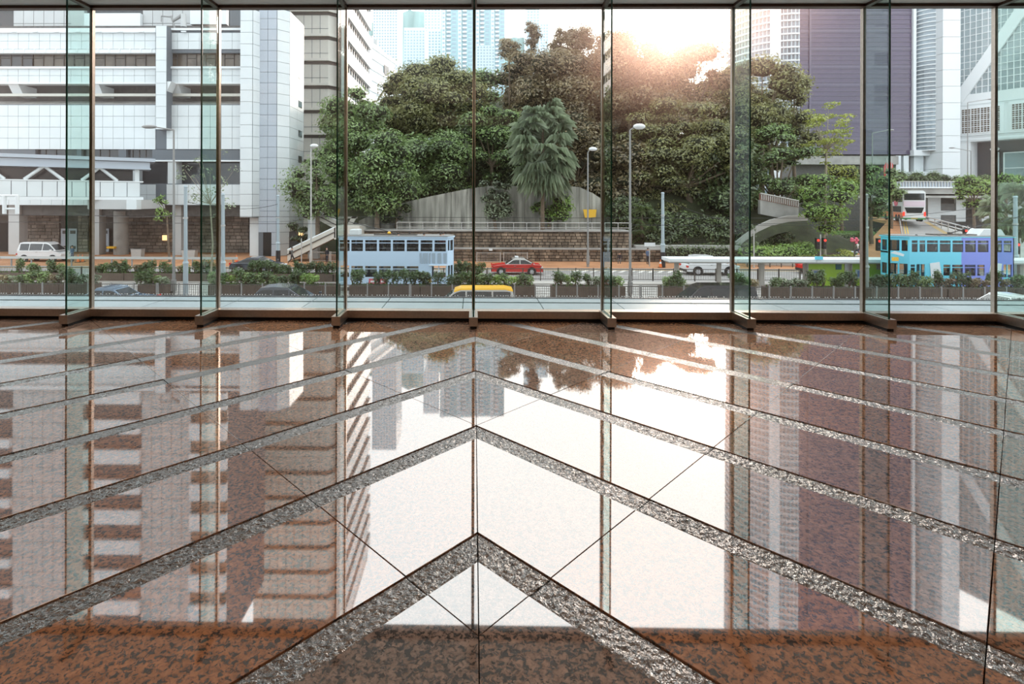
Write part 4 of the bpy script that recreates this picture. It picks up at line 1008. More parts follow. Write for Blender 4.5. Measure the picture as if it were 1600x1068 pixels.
def overpass():
    Y = 92.
    t = thing('overpass', 'concrete road overpass with glass-green parapet railing at right', 'overpass', (gx(1500, Y), Y, gz(310, Y, 1500)))
    xa, xb = gx(1400, Y), gx(1680, Y); z = lambda y: gz(y, Y, 1500)
    MB().box(xa, xb, Y, Y+9, z(303), z(294)).build('deck_beam', M['concrete'], t)
    MB().box(xa, xb, Y-.5, Y+9, z(309), z(307.5)+.2).build('edge_beam', M['concrete'], t)
    MB().box(xa, xb, Y-.35, Y+.2, z(294), z(292)).build('deck_edge', M['white'], t)
    mb = MB(); 
    for i in range(60):
        x = xa+(xb-xa)*i/60; mb.box(x, x+.09, Y-.1, Y, z(292), z(283.5))
    mb.box(xa, xb, Y-.12, Y+.02, z(283.8), z(282.8)); mb.build('railing_bars', M['galv'], t, kind='stuff')
    MB().box(xa, xb, Y+.05, Y+.1, z(292), z(284)).build('parapet_glass', M['tile_blue'], t)
    MB().box(xa, xb, Y+7, Y+8, ROAD, z(303)).build('painted_shade_wall', M['shade'], t)  # dark sheet paints the shade under the deck
    for a, b in ((1450, 1470), (1494, 1509), (1534, 1600)): MB().pbox(a, 326, b, 346, Y+2, .4).pbox(a, 309, b, 326, Y+2, .4).build('abutment_wall', M['tile_grey'], t)
    MB().pbox(1470, 318, 1494, 329, Y+2.2, .3).pbox(1470, 337, 1494, 350, Y+2.2, .3).build('abutment_wall', M['shade'], t)
    MB().pbox(1470, 329, 1494, 336, Y+2, .4).build('abutment_wall', M['tile_grey'], t)
    # raised road the bus is climbing
    zc = -2.05
    r = struct('ramp_road', 'grey road ramp rising to the right behind the blue tram')
    def quad(nm, pts, m, dz=0, th=.4):
        MB().prism([(p.x, p.y, p.z+dz-th) for p in pts], (0, 0, th)).build(nm, m, r)
    rp = lambda px, py, Y_: P(px, py, Y_)
    q = [rp(1415, 400, 60), rp(1620, 400, 60), rp(1452, 345, 78), rp(1385, 338, 84)]
    zr = lambda Y_: ROAD+.1+(Y_-60)/(78-60)*(3.6) if Y_ < 78 else ROAD+3.7
    q2 = [Vector((gx(1418, 60), 60, zr(60))), Vector((gx(1560, 60), 60, zr(60))), Vector((gx(1452, 78), 78, zr(78))), Vector((gx(1408, 78), 78, zr(78)))]
    quad('ramp_surface', q2, M['asphalt']); 
    q3 = [q2[3], q2[2], Vector((gx(1440, 98), 98, zr(78))), Vector((gx(1372, 98), 98, zr(78)))]
    quad('ramp_surface', q3, M['asphalt'])
    q4 = [Vector((gx(1330, 60), 60, zr(60))), q2[0], q2[3], Vector((gx(1386, 78), 78, zr(78)))]
    quad('ramp_pavement', q4, M['pave'], .05)
    q5 = [q4[3], q2[3], q3[3], Vector((gx(1350, 98), 98, zr(78)))]
    quad('ramp_pavement', q5, M['pave'], .05)
    for a, b, m in ((q2[0], q2[3], 'yline'), (q2[1], q2[2], 'yline')):
        for o in (.25, .6):
            s_ = 1 if a is q2[0] else -1
            MB().prism([(a.x+s_*o, a.y, a.z+.01), (a.x+s_*(o+.16), a.y, a.z+.01), (b.x+s_*(o+.12), b.y, b.z+.01), (b.x+s_*o, b.y, b.z+.01)], (0, 0, .01)).build('yellow_line', M[m], r)
    q6 = [q2[1], Vector((gx(1680, 60), 60, zr(60))), Vector((gx(1540, 78), 78, zr(60)+1.2)), q2[2]]
    quad('ramp_verge', q6, M['concrete'])
    g = thing('guard_rail', 'white crash barrier rails beside the ramp road behind the blue tram', 'railing', q2[2])
    A = Vector((gx(1440, 84), 84, zr(78)+.2)); B = Vector((gx(1545, 62), 62, ROAD+1.1))
    A = P(1442, 337, 80); B = P(1530, 360, 66)
    for dz in (0, -.45): MB().tube(A+Vector((0,0,dz)), B+Vector((0,0,dz)), .09, n=6).build('rail', M['white'], g)
    for k in range(9):
        p = A.lerp(B, k/8); MB().tube(p-Vector((0,0,1.2)), p, .07, n=6).build('rail_post', M['galv'], g)
    g = thing('kerb_railing', 'low grey pedestrian railing along the paved side of the ramp road', 'railing', q2[3])
    A = Vector((gx(1392, 78), 78, zr(78)+.05)); B = Vector((gx(1424, 60), 60, zr(60)+.05))
    A = Vector((q2[3].x-.3, 78, zr(78)+.05)); B = Vector((q2[0].x-.3, 60, zr(60)+.05))
    MB().tube(A+Vector((0,0,1)), B+Vector((0,0,1)), .05).build('rail', M['galv'], g); mb = MB()
    for k in range(50):
        p = A.lerp(B, k/49); mb.tube(p, p+Vector((0,0,1)), .02, n=4)
    mb.build('bars', M['galv'], g, kind='stuff')
    return zr
ZR = overpass()

# ============================================================ VEHICLES
def wheel(parent, x, y, r, side, hub='chrome', z=0):
    w = MB().tube((x, y, r+z), (x, y+side*.2, r+z), r, n=18).build('wheel', M['rubber'], parent)
    yy = y-.012 if side > 0 else y+.012
    h = MB().tube((x, yy, r+z), (x, yy+side*.02, r+z), r*.62, n=14)
    for k in range(5):
        a = 2*PI*k/5; h.tube((x, yy-side*.01, r+z), (x+math.cos(a)*r*.58, yy-side*.01, r+z+math.sin(a)*r*.58), .03, .025, 4)
    h.build('hub', M[hub], w)
PROF = {
 'sedan': dict(L=4.6, W=1.78, H=1.45, belt=.92, low=[(0,.3),(.02,.62),(.12,.84),(1.0,.95),(1.35,.97),(3.55,.98),(4.45,.93),(4.58,.7),(4.6,.3)], cab=[(1.25,.95),(1.95,1.41),(2.4,1.46),(3.0,1.44),(3.9,.97)], wx=(.85,3.6), r=.32, pil=(2.55,)),
 'suv': dict(L=4.7, W=1.95, H=1.72, belt=1.08, low=[(0,.35),(.03,.8),(.1,1.02),(.3,1.08),(3.45,1.08),(4.3,1.0),(4.6,.82),(4.7,.35)], cab=[(.22,1.08),(.75,1.66),(1.4,1.73),(2.4,1.70),(3.45,1.08)], wx=(.95,3.75), r=.38, pil=(1.55,2.45)),
 'van': dict(L=4.75, W=1.75, H=2.0, belt=1.15, low=[(0,.35),(.02,1.0),(.05,1.15),(3.9,1.15),(4.45,1.02),(4.7,.8),(4.75,.35)], cab=[(.06,1.15),(.2,1.9),(.6,1.99),(3.0,1.97),(3.35,1.85),(4.2,1.12)], wx=(.85,3.85), r=.33, pil=(1.3,2.7)),
 'coupe': dict(L=4.75, W=1.85, H=1.32, belt=.86, low=[(0,.3),(.02,.7),(.15,.88),(1.2,.90),(3.3,.90),(4.4,.78),(4.7,.6),(4.75,.3)], cab=[(.5,.88),(1.5,1.27),(2.2,1.33),(2.7,1.30),(3.6,.88)], wx=(.9,3.75), r=.34, pil=(2.3,)),
}
def car(name, label, kind, px, Y, heading, paint, roof=None, group=None, wheels=True, low_paint=None, rear_lights=True, solid_rear=False, z=ROAD):
    """px = centre of the car in the photograph; heading 1 faces right, -1 faces left"""
    p = PROF[kind]; L, W = p['L'], p['W']; c = P(px, 440, Y)
    t = local(name, label, 'car', (c.x, Y, z), 0 if heading > 0 else PI, group)
    hw = W/2; sh = L/2
    mb = MB(); lo = [(x-sh, zz) for x, zz in p['low']]
    arch = []
    # lower body as loft over width stations for rounded sides
    st = [(-hw, .0), (-hw*.985, .03), (hw*.985, .03), (hw, .0)]
    n = len(lo); vs = []
    for y, up in ((-hw+.06, 1.0), (-hw, .6), (hw, .6), (hw-.06, 1.0)):
        for x, zz in lo: vs.append((x*(.985 if up == 1.0 else 1), y, zz if up == 1.0 or zz < .6 else zz-.07))
    fs = [tuple(range(n))[::-1], tuple(range(3*n, 4*n))]
    for k in range(3): fs += [(k*n+i, k*n+(i+1) % n, (k+1)*n+(i+1) % n, (k+1)*n+i) for i in range(n)]
    mb.add(vs, fs); body = mb.build('body', paint, t, bevel=.03)
    cb = [(x-sh, zz) for x, zz in p['cab']]; zb = cb[0][1]; zmax = max(q[1] for q in cb)
    hh = lambda zz: hw-.07-(zz-zb)*.28
    vs = [(x, -hh(zz), zz) for x, zz in cb] + [(x, hh(zz), zz) for x, zz in cb]; n = len(cb)
    cabm = MB().add(vs, [tuple(range(n)), tuple(range(n, 2*n))[::-1]] + [(k, n+k, n+(k+1) % n, (k+1) % n) for k in range(n)])
    cabin = cabm.build('cabin', paint if not roof else paint, t, bevel=.02)
    # roof skin
    top = [q for q in cb if q[1] > zmax-.16]
    rv = MB()
    for (a, b) in zip(top[:-1], top[1:]):
        for (s0, s1) in ((-1, 1),): rv.add([(a[0], -hh(a[1])-.015, a[1]-.03), (b[0], -hh(b[1])-.015, b[1]-.03), (b[0], hh(b[1])+.015, b[1]-.03), (a[0], hh(a[1])+.015, a[1]-.03),
                 (a[0], -hh(a[1])+.02, a[1]+.05), (b[0], -hh(b[1])+.02, b[1]+.05), (b[0], hh(b[1])-.02, b[1]+.05), (a[0], hh(a[1])-.02, a[1]+.05)],
                 [(3,2,1,0), (4,5,6,7), (0,1,5,4), (2,3,7,6), (1,2,6,5), (3,0,4,7)])
    rv.build('roof', roof or paint, t)
    # side windows split at pillars
    ins = .09; poly = cb
    def at_top(x):
        for a, b in zip(cb[:-1], cb[1:]):
            if a[0] <= x <= b[0]: return a[1]+(b[1]-a[1])*(x-a[0])/(b[0]-a[0]+1e-6)
        return zb
    xs = [cb[0][0]+.22] + [q-sh for q in p['pil']] + [cb[-1][0]-.25]
    for s in (-1, 1):
        for a, b in zip(xs[:-1], xs[1:]):
            a2, b2 = a+.045, b-.045; k = 5; pts = [(a2, zb+.05)] + [(b2, zb+.05)] + [(b2+(a2-b2)*i/k, max(zb+.07, min(at_top(b2+(a2-b2)*i/k)-ins, zmax-ins-.03))) for i in range(k+1)]
            v = [(x, s*(hh(zz)+.012), zz) for x, zz in pts]; v2 = [(x, s*(hh(zz)-.02), zz) for x, zz in pts]; m = len(v)
            MB().add(v+v2, [tuple(range(m)) if s < 0 else tuple(range(m))[::-1]] + [(i, (i+1) % m, m+(i+1) % m, m+i) for i in range(m)]).build('side_window', M['carglass'], t)
    for (a, b, nm) in ((cb[-2], cb[-1], 'windscreen'), (cb[0], cb[1], 'rear_window')):
        p0 = Vector((a[0], 0, a[1])); p1 = Vector((b[0], 0, b[1])); d = p1-p0; up = Vector((d.z, 0, -d.x)).normalized()*.014
        if up.z < 0: up = -up
        if nm == 'rear_window': up = Vector((-abs(up.x), 0, abs(up.z)))
        else: up = Vector((abs(up.x), 0, abs(up.z)))
        q0, q1 = p0+d*.12, p0+d*.9
        v = [(q.x+up.x*k, s*(hh(q.z)-.09), q.z+up.z*k) for k in (-1, 1) for q, s in ((q0, -1), (q1, -1), (q1, 1), (q0, 1))]
        MB().add(v, [(0,1,2,3), (7,6,5,4), (0,4,5,1), (1,5,6,2), (2,6,7,3), (3,7,4,0)]).build(nm, M['carglass'], t)
    lz = p['low'][-2][1]
    for s in (-1, 1):
        MB().box(sh-.16, sh-.0, s*hw*.62, s*hw*.95, lz-.12, lz+.06).build('headlight', M['white'], t, bevel=.02)
        MB().box(-sh-.012, -sh+.12, s*hw*.66, s*hw*.99, .72, .9).build('tail_light', M['redl'] if not rear_lights else M['red'], t, bevel=.02)
        MB().box(.55*sh, .55*sh+.16, s*(hw+.02), s*(hw+.18), zb+.02, zb+.16).build('wing_mirror', paint, t, bevel=.02)
        MB().box(-.3, -.12, s*(hw+.0), s*(hw+.02), zb-.14, zb-.1).build('door_handle', M['chrome'], t)
    MB().box(-sh-.03, -sh+.1, -hw*.9, hw*.9, .3, .5).build('rear_bumper', M['black'], t, bevel=.02); MB().box(sh-.08, sh+.03, -hw*.9, hw*.9, .28, .48).build('front_bumper', M['black'], t, bevel=.02)
    for x in p['wx']:
        for s in (-1, 1):
            MB().tube((x-sh, s*(hw-.12), p['r']+.02), (x-sh, s*(hw+.006), p['r']+.02), p['r']+.07, n=18).build('wheel_arch', M['black'], t)
            wheel(t, x-sh, s*(hw+.01), p['r'], -s)
    return t
car('van', 'white delivery van parked by the stone wall at far left', 'van', 70, 56.5, 1, M['carwhite'], z=ROAD+.14)
car('coupe', 'dark grey coupe driving on the far lane at left', 'coupe', 404, 50.2, 1, M['cargrey'])
c_ = car('taxi', 'red taxi with silver-white roof on the far lane', 'sedan', 807, 49.3, 1, M['red'], roof=M['silver'])
for ch in c_.children:
    if ch.name.startswith('cabin'): ch.data.materials[0] = M['silver']
MB().box(-.15, .15, -.3, .3, 1.5, 1.62).build('roof_sign', M['white'], c_, bevel=.02)
car('suv', 'white sport utility car on the far lane seen behind the tram shelter', 'suv', 1108, 49.6, 1, M['carwhite'])
car('sedan', 'grey-blue car passing in the near lane at far left', 'sedan', 180, 32.4, -1, M['carblue'])
car('sedan', 'dark grey saloon passing in the near lane below the coupe', 'suv', 456, 31.4, 1, M['cargrey'])
c_ = car('minivan', 'silver minivan with yellow roof passing in the near lane', 'van', 738, 29.6, -1, M['silver'], roof=M['yellow'])
car('black_van', 'glossy black van passing in the near lane right of centre', 'van', 1112, 31.0, -1, M['carblack'])
car('white_van', 'white vehicle with striped reflections in the near lane at right edge', 'sedan', 1572, 31.3, 1, M['carwhite'])
car('sedan', 'red car half hidden behind the tram shelter roof', 'sedan', 1290, 50.4, 1, M['red'])

def hw_w(px0, px1, Y, y=400): return gx(px0, Y, y), gx(px1, Y, y)
def tram(name, label, Y, x_main, x_nose, upper, lower, doors, paints, cab=None, W=1.95, extras=None):
    """x_main (px0,px1): flat side; x_nose: px of the tapered end beyond it"""
    t = thing(name, label, 'tram', (gx(sum(x_main)/2, Y), Y+W/2, ROAD+.03))
    xa, xb = hw_w(*x_main, Y); xn = gx(x_nose, Y+.55); left = x_nose < x_main[0]
    zt = gz(371, Y, (x_main[0]+x_main[1])/2); zl = ROAD+.42; zm = lambda py: gz(py, Y, (x_main[0]+x_main[1])/2)
    U = Vector((1,0,0)); N = Vector((0,-1,0)); O = Vector((0, Y, 0)); split = extras.get('split') if extras else None
    H = [(gx(a, Y), gx(b, Y), zm(375.8+upper[1]), zm(375.8)) if False else (gx(a, Y), gx(b, Y), zm(upper[2]), zm(upper[1])) for a, b in upper[0]]
    Lw = [(gx(a, Y), gx(b, Y), zm(lower[2]), zm(lower[1])) for a, b in lower[0]]
    D = [(gx(a, Y), gx(b, Y), zm(440) if len(d) < 3 else zm(d[2]), zm(lower[1]-.6)) for d in doors for a, b in (d[:2],)]
    holes = H+Lw+D
    cuts = [(xa, xb, paints[0])]
    if split: sx = gx(split, Y); cuts = [(xa, sx, paints[0]), (sx, xb, paints[1])]
    for side in (0, 1):
        OO = O if side == 0 else Vector((0, Y+W, 0)); NN = N if side == 0 else -N
        for a, b, m in cuts: MB().holed(OO, U, NN, a, b, zl, zt, holes, .07).build('side_panel', M[m], t)
    for a, b, c, d in H+Lw:
        for yy in (Y+.03, Y+W-.04):
            g = MB().box(a, b, yy, yy+.012, c, d).build('window_pane', M['tramglass'], t)
        MB().box(a, b, Y-.005, Y+.05, d-(d-c)*.22-.05, d-(d-c)*.22).build('window_bar', M[paints[0] if not split or a < gx(split, Y) else paints[1]], t)
    for a, b, c, d in D: MB().box(a, b, Y+.05, Y+.09, zl, zm(433)).box((a+b)/2-.03, (a+b)/2+.03, Y+.04, Y+.09, zl, d).build('door', M[paints[-1] if not left else paints[0]], t)
    # tapered cab end
    xe = xb if not left else xa; sgn = 1 if not left else -1
    ins = .62
    A = Vector((xe, Y, 0)); B = Vector((xn, Y+ins, 0)); dU = (B-A); Lc = dU.length; dU.normalize()
    for side in (0, 1):
        A_ = A if side == 0 else Vector((xe, Y+W, 0)); B_ = B if side == 0 else Vector((xn, Y+W-ins, 0)); d_ = (B_-A_).normalized()
        n_ = Vector((d_.y, -d_.x, 0)) if (left ^ (side == 1)) is False else Vector((-d_.y, d_.x, 0))
        if n_.y*(1 if side == 0 else -1) > 0: n_ = -n_
        hh = [(Lc*a, Lc*b, zm(upper[2]-1), zm(upper[1])) for a, b in ((.08, .36), (.46, .92))] + [(Lc*a, Lc*b, zm(lower[2]-1), zm(lower[1]-1)) for a, b in ((.08, .46), (.54, .90))]
        MB().holed(A_, d_, n_, 0, Lc, zl, zt, hh, .07).build('cab_panel', M[paints[0] if left else paints[-1]], t)
        for a, b, c, d in hh: MB().obox(A_, d_, n_, (0,0,1), a, b, -.05, -.04, c, d).build('window_pane', M['tramglass'], t)
    fw = [(ins+.1, W-ins-.1, zm(upper[2]-1), zm(upper[1])), (ins+.1, W-ins-.1, zm(lower[2]-1), zm(lower[1]-1))]
    MB().holed(Vector((xn, Y, 0)), (0,1,0), Vector((sgn,0,0)), ins, W-ins, zl, zt, fw, .07).build('cab_front', M[paints[0] if left else paints[-1]], t)
    for a, b, c, d in fw: MB().box(xn-sgn*.05, xn-sgn*.04, Y+a, Y+b, c, d).build('windscreen', M['tramglass'], t)
    xo = xa if not left else xb
    MB().holed(Vector((xo, Y, 0)), (0,1,0), Vector((-sgn,0,0)), 0, W, zl, zt, [(.2, W-.2, zm(upper[2]-1), zm(upper[1])), (.2, W-.2, zm(lower[2]-1), zm(lower[1]-1))], .07).build('tail_panel', M[paints[-1] if left else paints[0]], t)
    # floors, roof
    pl = [(xo, Y+.02), (xe, Y+.02), (xn, Y+ins), (xn, Y+W-ins), (xe, Y+W-.02), (xo, Y+W-.02)]
    if left: pl = pl[::-1]
    for nm, z, th, m in (('lower_floor', zl, .08, 'tin'), ('upper_floor', zm(396.5), .12, 'tin')): MB().prism([(x, y, z) for x, y in pl], (0, 0, th)).build(nm, M[m], t)
    g = .08; cxm = (xo+xn)/2
    pr = [(x+(g if x > cxm else -g), y+(g if y > Y+W/2 else -g), zt) for x, y in pl]
    MB().prism(pr, (0, 0, .07)).build('roof', M[paints[0]], t, bevel=.02); MB().prism([(x*.985+cxm*.015, y, zt+.07) for x, y, _ in pr], (0, 0, .06)).build('roof_cover', M['pole'], t)
    # seats
    mb = MB(); x = xa+.7
    while x < xb-.5:
        for z0 in (zl+.08, zm(396.5)+.12):
            for yy in (Y+.25, Y+W-.65): mb.box(x, x+.4, yy, yy+.42, z0, z0+.4).box(x, x+.07, yy, yy+.42, z0+.4, z0+.8)
        x += .92
    mb.build('seats', M['tin'], t, kind='stuff')
    # bogie and wheels
    mc = (xa+xb)/2
    MB().box(mc-2.2, mc+2.2, Y+.25, Y+W-.25, ROAD+.15, zl).build('underframe', M['black'], t)
    for wx in (mc-1.3, mc+1.3):
        for s, yy in ((1, Y+.35), (-1, Y+W-.35)): wheel(t, wx, yy, .34, s, 'rail', ROAD+.03)
    # trolley gear
    q = Vector((mc, Y+W/2, zt+.13))
    tr = MB().box(mc-1.5, mc+1.7, Y+.6, Y+W-.6, zt+.12, zt+.2).tube(q, q+Vector((0, 0, .2)), .16, n=8).build('trolley_base', M['fence'], t)
    MB().tube(q+Vector((0, 0, .15)), q+Vector((-sgn*5.6, 0, 1.5)), .035, .025, 5).build('trolley_pole', M['black'], tr)
    return t, zm, xa, xb, zt, W
px = lambda v: 520+v/7.619
t, zm, xa, xb, zt, W = tram('double_deck_tram', 'pale blue-white double-deck tram at centre left with red advert strip', 39.7, (528, 699), 708.5,
    ([(px(a), px(b)) for a, b in ((80, 200), (220, 358), (385, 525), (550, 690), (715, 855), (880, 1020), (1045, 1185), (1210, 1345))], 375, 392.3),
    ([(px(a), px(b)) for a, b in ((220, 358), (385, 525), (550, 690), (715, 855), (880, 1020))], 415.6, 432.7),
    [(px(90), px(195)), (px(1180), px(1345))], ['tlight', 'tlight'])
pz = lambda a, b, c, d, nm, m, Y=39.7, par=None, th=.02: MB().box(gx(a, Y), gx(b, Y), Y-th, Y, zm(d), zm(c)).build(nm, M[m], par or t)
r_ = pz(px(430), px(640), 435.3, 446.5, 'red_advert', 'pinkred'); 
MB().box(gx(px(450), 39.7), gx(px(548), 39.7), 39.7-.03, 39.7-.02, zm(441), zm(438.2)).box(gx(px(575), 39.7), gx(px(608), 39.7), 39.7-.03, 39.7-.02, zm(441), zm(438.2)).build('white_lettering', M['white'], r_)
r_ = pz(px(1045), px(1140), 425, 429.8, 'route_display', 'black'); MB().box(gx(px(1053), 39.7), gx(px(1132), 39.7), 39.7-.03, 39.7-.02, zm(428.6), zm(426.4)).build('orange_text', M['orange'], r_)
pz(px(1150), px(1365), 413.6, 414.8, 'door_canopy', 'white', th=.12)
mb = MB(); rs = random.Random(2)      # faded grey print of overlapping shapes
for k in range(9):
    a = px(1030+k*36+rs.uniform(-8, 8)); w = rs.uniform(2.2, 4.4); mb.prism([P(a, 411, 39.69), P(a+w, 412, 39.69), P(a+w+rs.uniform(-2, 2), 395, 39.69), P(a+rs.uniform(-1, 1), 395.5, 39.69)], (0, -.004-.0006*k, 0))
mb.build('faded_print', mat('faded_grey_print', (.36, .46, .56), .5), t)
pz(px(1140), px(1172), 433, 441, 'yellow_sticker', 'yellow')
MB().box(gx(545, 40), gx(560, 40), 40.2, 41.2, zt+.13, zt+.55).build('roof_unit', M['tile'], t, bevel=.05)
MB().ell((gx(606, 40), 40.6, zt+.28), (.14, .14, .12)).build('beacon', M['yellow'], t)
px = lambda v: 1370+v/6.957
t2_, zm, xa, xb, zt, W = tram('double_deck_tram', 'sky-blue and violet double-deck tram with white poster prints at right', 39.7, (1421, 1584.5), 1388.5,
    ([(px(a), px(b)) for a, b in ((380, 445), (465, 527), (545, 665), (685, 803), (823, 940), (960, 1078), (1097, 1215), (1240, 1360), (1380, 1465))], 375.6, 393.6),
    ([(px(a), px(b)) for a, b in ((368, 415), (725, 800), (820, 937), (957, 1075), (1093, 1173))], 413.4, 430.5),
    [(px(432), px(525)), (px(1378), px(1470))], ['tblue', 'tviolet'], extras=dict(split=1502.2))
t = t2_
for a, b, c, d in (((575, 425), (680, 410), (706, 582), (592, 605)), ((1240, 412), (1360, 430), (1335, 610), (1212, 590))):
    q = [P(px(u), 350+v/6.957, 39.695) for u, v in (d, c, b, a)] if False else [P(px(u), 350+v/6.957, 39.695) for u, v in (a, b, c, d)]
    for p_ in q: p_.y = 39.69
    o = MB().prism(q[::-1], (0, -.015, 0)).build('white_poster', M['poster'], t)
    cx = sum(p_.x for p_ in q)/4; cz = sum(p_.z for p_ in q)/4
    MB().tube((cx+.05, 39.675, cz-.2), (cx+.05, 39.665, cz-.2), .1, n=9).build('small_emblem', M['cgrey'], o)
pz(px(795), px(1045), 435.8, 438.8, 'pink_stripe', 'pinkred'); pz(px(930), px(1065), 440.6, 444.5, 'teal_stripe', 'teal')
MB().prism([P(px(178), 407.5, 39.6), P(px(238), 407.5, 39.6), P(px(238), 401.6, 39.6), P(px(178), 401.6, 39.6)], (0, .15, 0)).build('route_display', M['yellow'], t)
MB().prism([P(px(150), 395, 39.7), P(px(290), 400.5, 39.62), P(px(300), 397, 39.62), P(px(200), 392, 39.66)], (0, .02, 0)).build('white_swash', M['poster'], t)
for k in range(3): MB().prism([P(px(145+k*42), 444, 39.66), P(px(170+k*42), 444, 39.66), P(px(172+k*42), 432, 39.66), P(px(150+k*42), 431, 39.66)], (0, .02, 0)).build('door_poster', M['poster'], t) if k != 1 else None
a, b = gx(1532, 40), gx(1573, 40); MB().prism([(a, 40.1, zt+.13), (b, 40.1, zt+.13), (b-.3, 40.1, zt+.58), (a+.35, 40.1, zt+.58)], (0, 1.1, 0)).build('roof_unit', M['tile'], t)

def bus():
    c = P(1425, 330, 74); z0 = gz(346.5, 74, 1425); hd = math.atan2(11, 5.0)-PI/2
    t = local('double_deck_bus', 'white and orange double-deck bus seen from behind on the ramp road', 'bus', (c.x+.3, 74, z0), hd)
    W, L, H = 2.5, 10.8, 4.25; w = W/2
    lo = [(-w, .35), (w, .35), (w, 4.0), (w-.25, H), (-w+.25, H), (-w, 4.0)]
    hs = [(.6, L-.8, 1.15, 2.05), (.5, L-.3, 2.85, 3.7)]
    MB().box(-w+.02, w-.02, 0.02, L, .35, 4.05).build('body', M['carwhite'], t, bevel=.06)
    MB().prism([(-w+.03, 0.05, 4.0), (-w+.3, .05, H), (w-.3, .05, H), (w-.03, .05, 4.0)], (0, L-.1, 0)).build('roof', M['white'], t)
    for s in (-1, 1):
        MB().box(s*w, s*(w-.03), .05, L-.3, .55, 1.25).build('orange_side', M['orange'], t); MB().box(s*w, s*(w-.03), .05, L, .35, .55).build('green_skirt', mat('green_skirt', (.08, .3, .1), .5) if s < 0 else bpy.data.materials['green_skirt'], t)
        MB().box(s*(w+.005), s*(w-.03), .8, L-.4, 1.3, 2.1).build('lower_windows', M['carglass'], t); MB().box(s*(w+.005), s*(w-.03), .3, L-.3, 2.7, 3.6).build('upper_windows', M['carglass'], t)
        MB().ell((s*w, 3.2, 2.6), (.03, 1.0, .5), 12, 8).build('pink_flower_print', M['cpink'], t)
        for y in (1.7, 3.0, 8.4):
            MB().tube((s*(w-.2), y, .48), (s*(w+.03), y, .48), .48, n=14).build('wheel', M['rubber'], t)
    MB().box(-w+.15, w-.15, -.03, .02, 2.95, 3.85).build('upper_rear_window', M['carglass'], t, bevel=.04)
    MB().prism([(-w+.2, -.02, 1.95), (w-.2, -.02, 1.95), (w-.45, -.02, 1.2), (-w+.45, -.02, 1.2)], (0, .04, 0)).build('lower_rear_window', M['carglass'], t)
    MB().box(-w+.1, w-.1, -.02, .02, 2.1, 2.8).build('rear_print', mat('pale_pink_print', (.72, .60, .68), .5), t)
    for s in (-1, 1): MB().box(s*(w-.22), s*(w-.02), -.05, .02, .8, 1.35).build('tail_light', M['redl'], t)
    MB().box(-w, w, -.04, .02, .35, .55).build('rear_skirt', bpy.data.materials['green_skirt'], t); MB().box(-.35, .35, -.05, .0, .42, .55).build('number_plate', M['yellow'], t)
bus()
# ============================================================ STREET FURNITURE
def lamp(px, ytop, ybot, Y, arm_px, label, head='round', z0=None, m='pole', r=.09):
    z0 = ROAD+.12 if z0 is None else z0; b = P(px, ybot, Y); b.z = z0; tp = P(px, ytop, Y)
    t = thing('street_lamp', label, 'lamp', b)
    MB().tube(b, b+Vector((0,0,1.5)), r*1.5, r*1.3, 10).tube(b+Vector((0,0,1.5)), tp, r, r*.7, 8).build('pole', M[m], t)
    e = P(arm_px, ytop-5, Y); MB().tube(tp, e, r*.55, r*.5, 6).build('arm', M[m], t)
    s = 1 if arm_px > px else -1
    if head == 'round': MB().ell(e+Vector((s*.25, 0, .02)), (.42, .25, .2), 12, 8).build('lamp_head', M['white'], t)
    else: MB().ell(e+Vector((s*.3, 0, 0)), (.55, .2, .13), 12, 6).build('lamp_head', M[m], t)
    MB().box(b.x-.14, b.x+.14, Y-.16, Y+.1, z0+.3, z0+1.1).build('service_box', M[m], t, bevel=.02)
    return t
lamp(271.5, 203, 460, 37., 240, 'tall grey street lamp with arm to the left in front of the office block', 'flat', ROAD+.12)
lamp(918.5, 238, 418, 53.5, 922.5, 'street lamp with small round head left of the fourth mullion', 'round', ROAD+.14)
lamp(984.5, 203, 462, 37., 993, 'tall street lamp with round white head right of the centre, in front of the trees', 'round', ROAD+.12)
lamp(486, 233, 415, 54., 487, 'thin pale street lamp standing in front of the stairs', 'round', ROAD+.14, 'galv')
lamp(1512, 160, 280, 96, 1545, 'far street lamp in front of the braced tower, taller one', 'flat', gz(294, 92, 1500))
lamp(1517, 236, 290, 97, 1490, 'far street lamp left of the braced tower entrance, shorter one', 'flat', gz(294, 92, 1500))
lamp(1363, 208, 300, 80, 1388, 'dark street lamp seen through the sixth glass fin', 'flat', 0)
def mast(px, ytop, ybot, Y, label, m='bpole', r=.13, z0=ROAD+.12, dark_base=False):
    b = P(px, ybot, Y); b.z = z0; tp = P(px, ytop, Y)
    t = thing('tram_mast', label, 'pole', b)
    MB().tube(b, b+Vector((0,0,2.2)), r*1.25, r*1.2, 10).tube(b+Vector((0,0,2.2)), b+Vector((0,0,2.35)), r*1.5, r*1.1, 10).tube(b+Vector((0,0,2.3)), tp, r*.95, r*.8, 10).build('pole', M[m], t)
    MB().tube(tp, tp+Vector((0,0,.12)), r*1.1, r*.6, 10).build('cap', M[m], t)
    if dark_base: MB().tube(b, b+Vector((0,0,1.5)), r*1.5, r*1.45, 10).build('black_base', M['black'], t)
    MB().tube(tp+Vector((0,0,-2.2)), tp+Vector((0,0,-2.1)), r*1.2, n=10).build('clamp', M['galv'], t)
    return tp
tm = []
tm.append(mast(290, 292, 462, 37.2, 'pale blue-grey wire mast left of the bare tree', r=.14))
tm.append(mast(348.5, 304, 440, 37.4, 'pale blue-grey wire mast behind the second full mullion', r=.14))
tm.append(mast(434.5, 306, 408, 53.6, 'pale blue-grey mast with black base beside the doorway', r=.16, z0=ROAD+.14, dark_base=True))
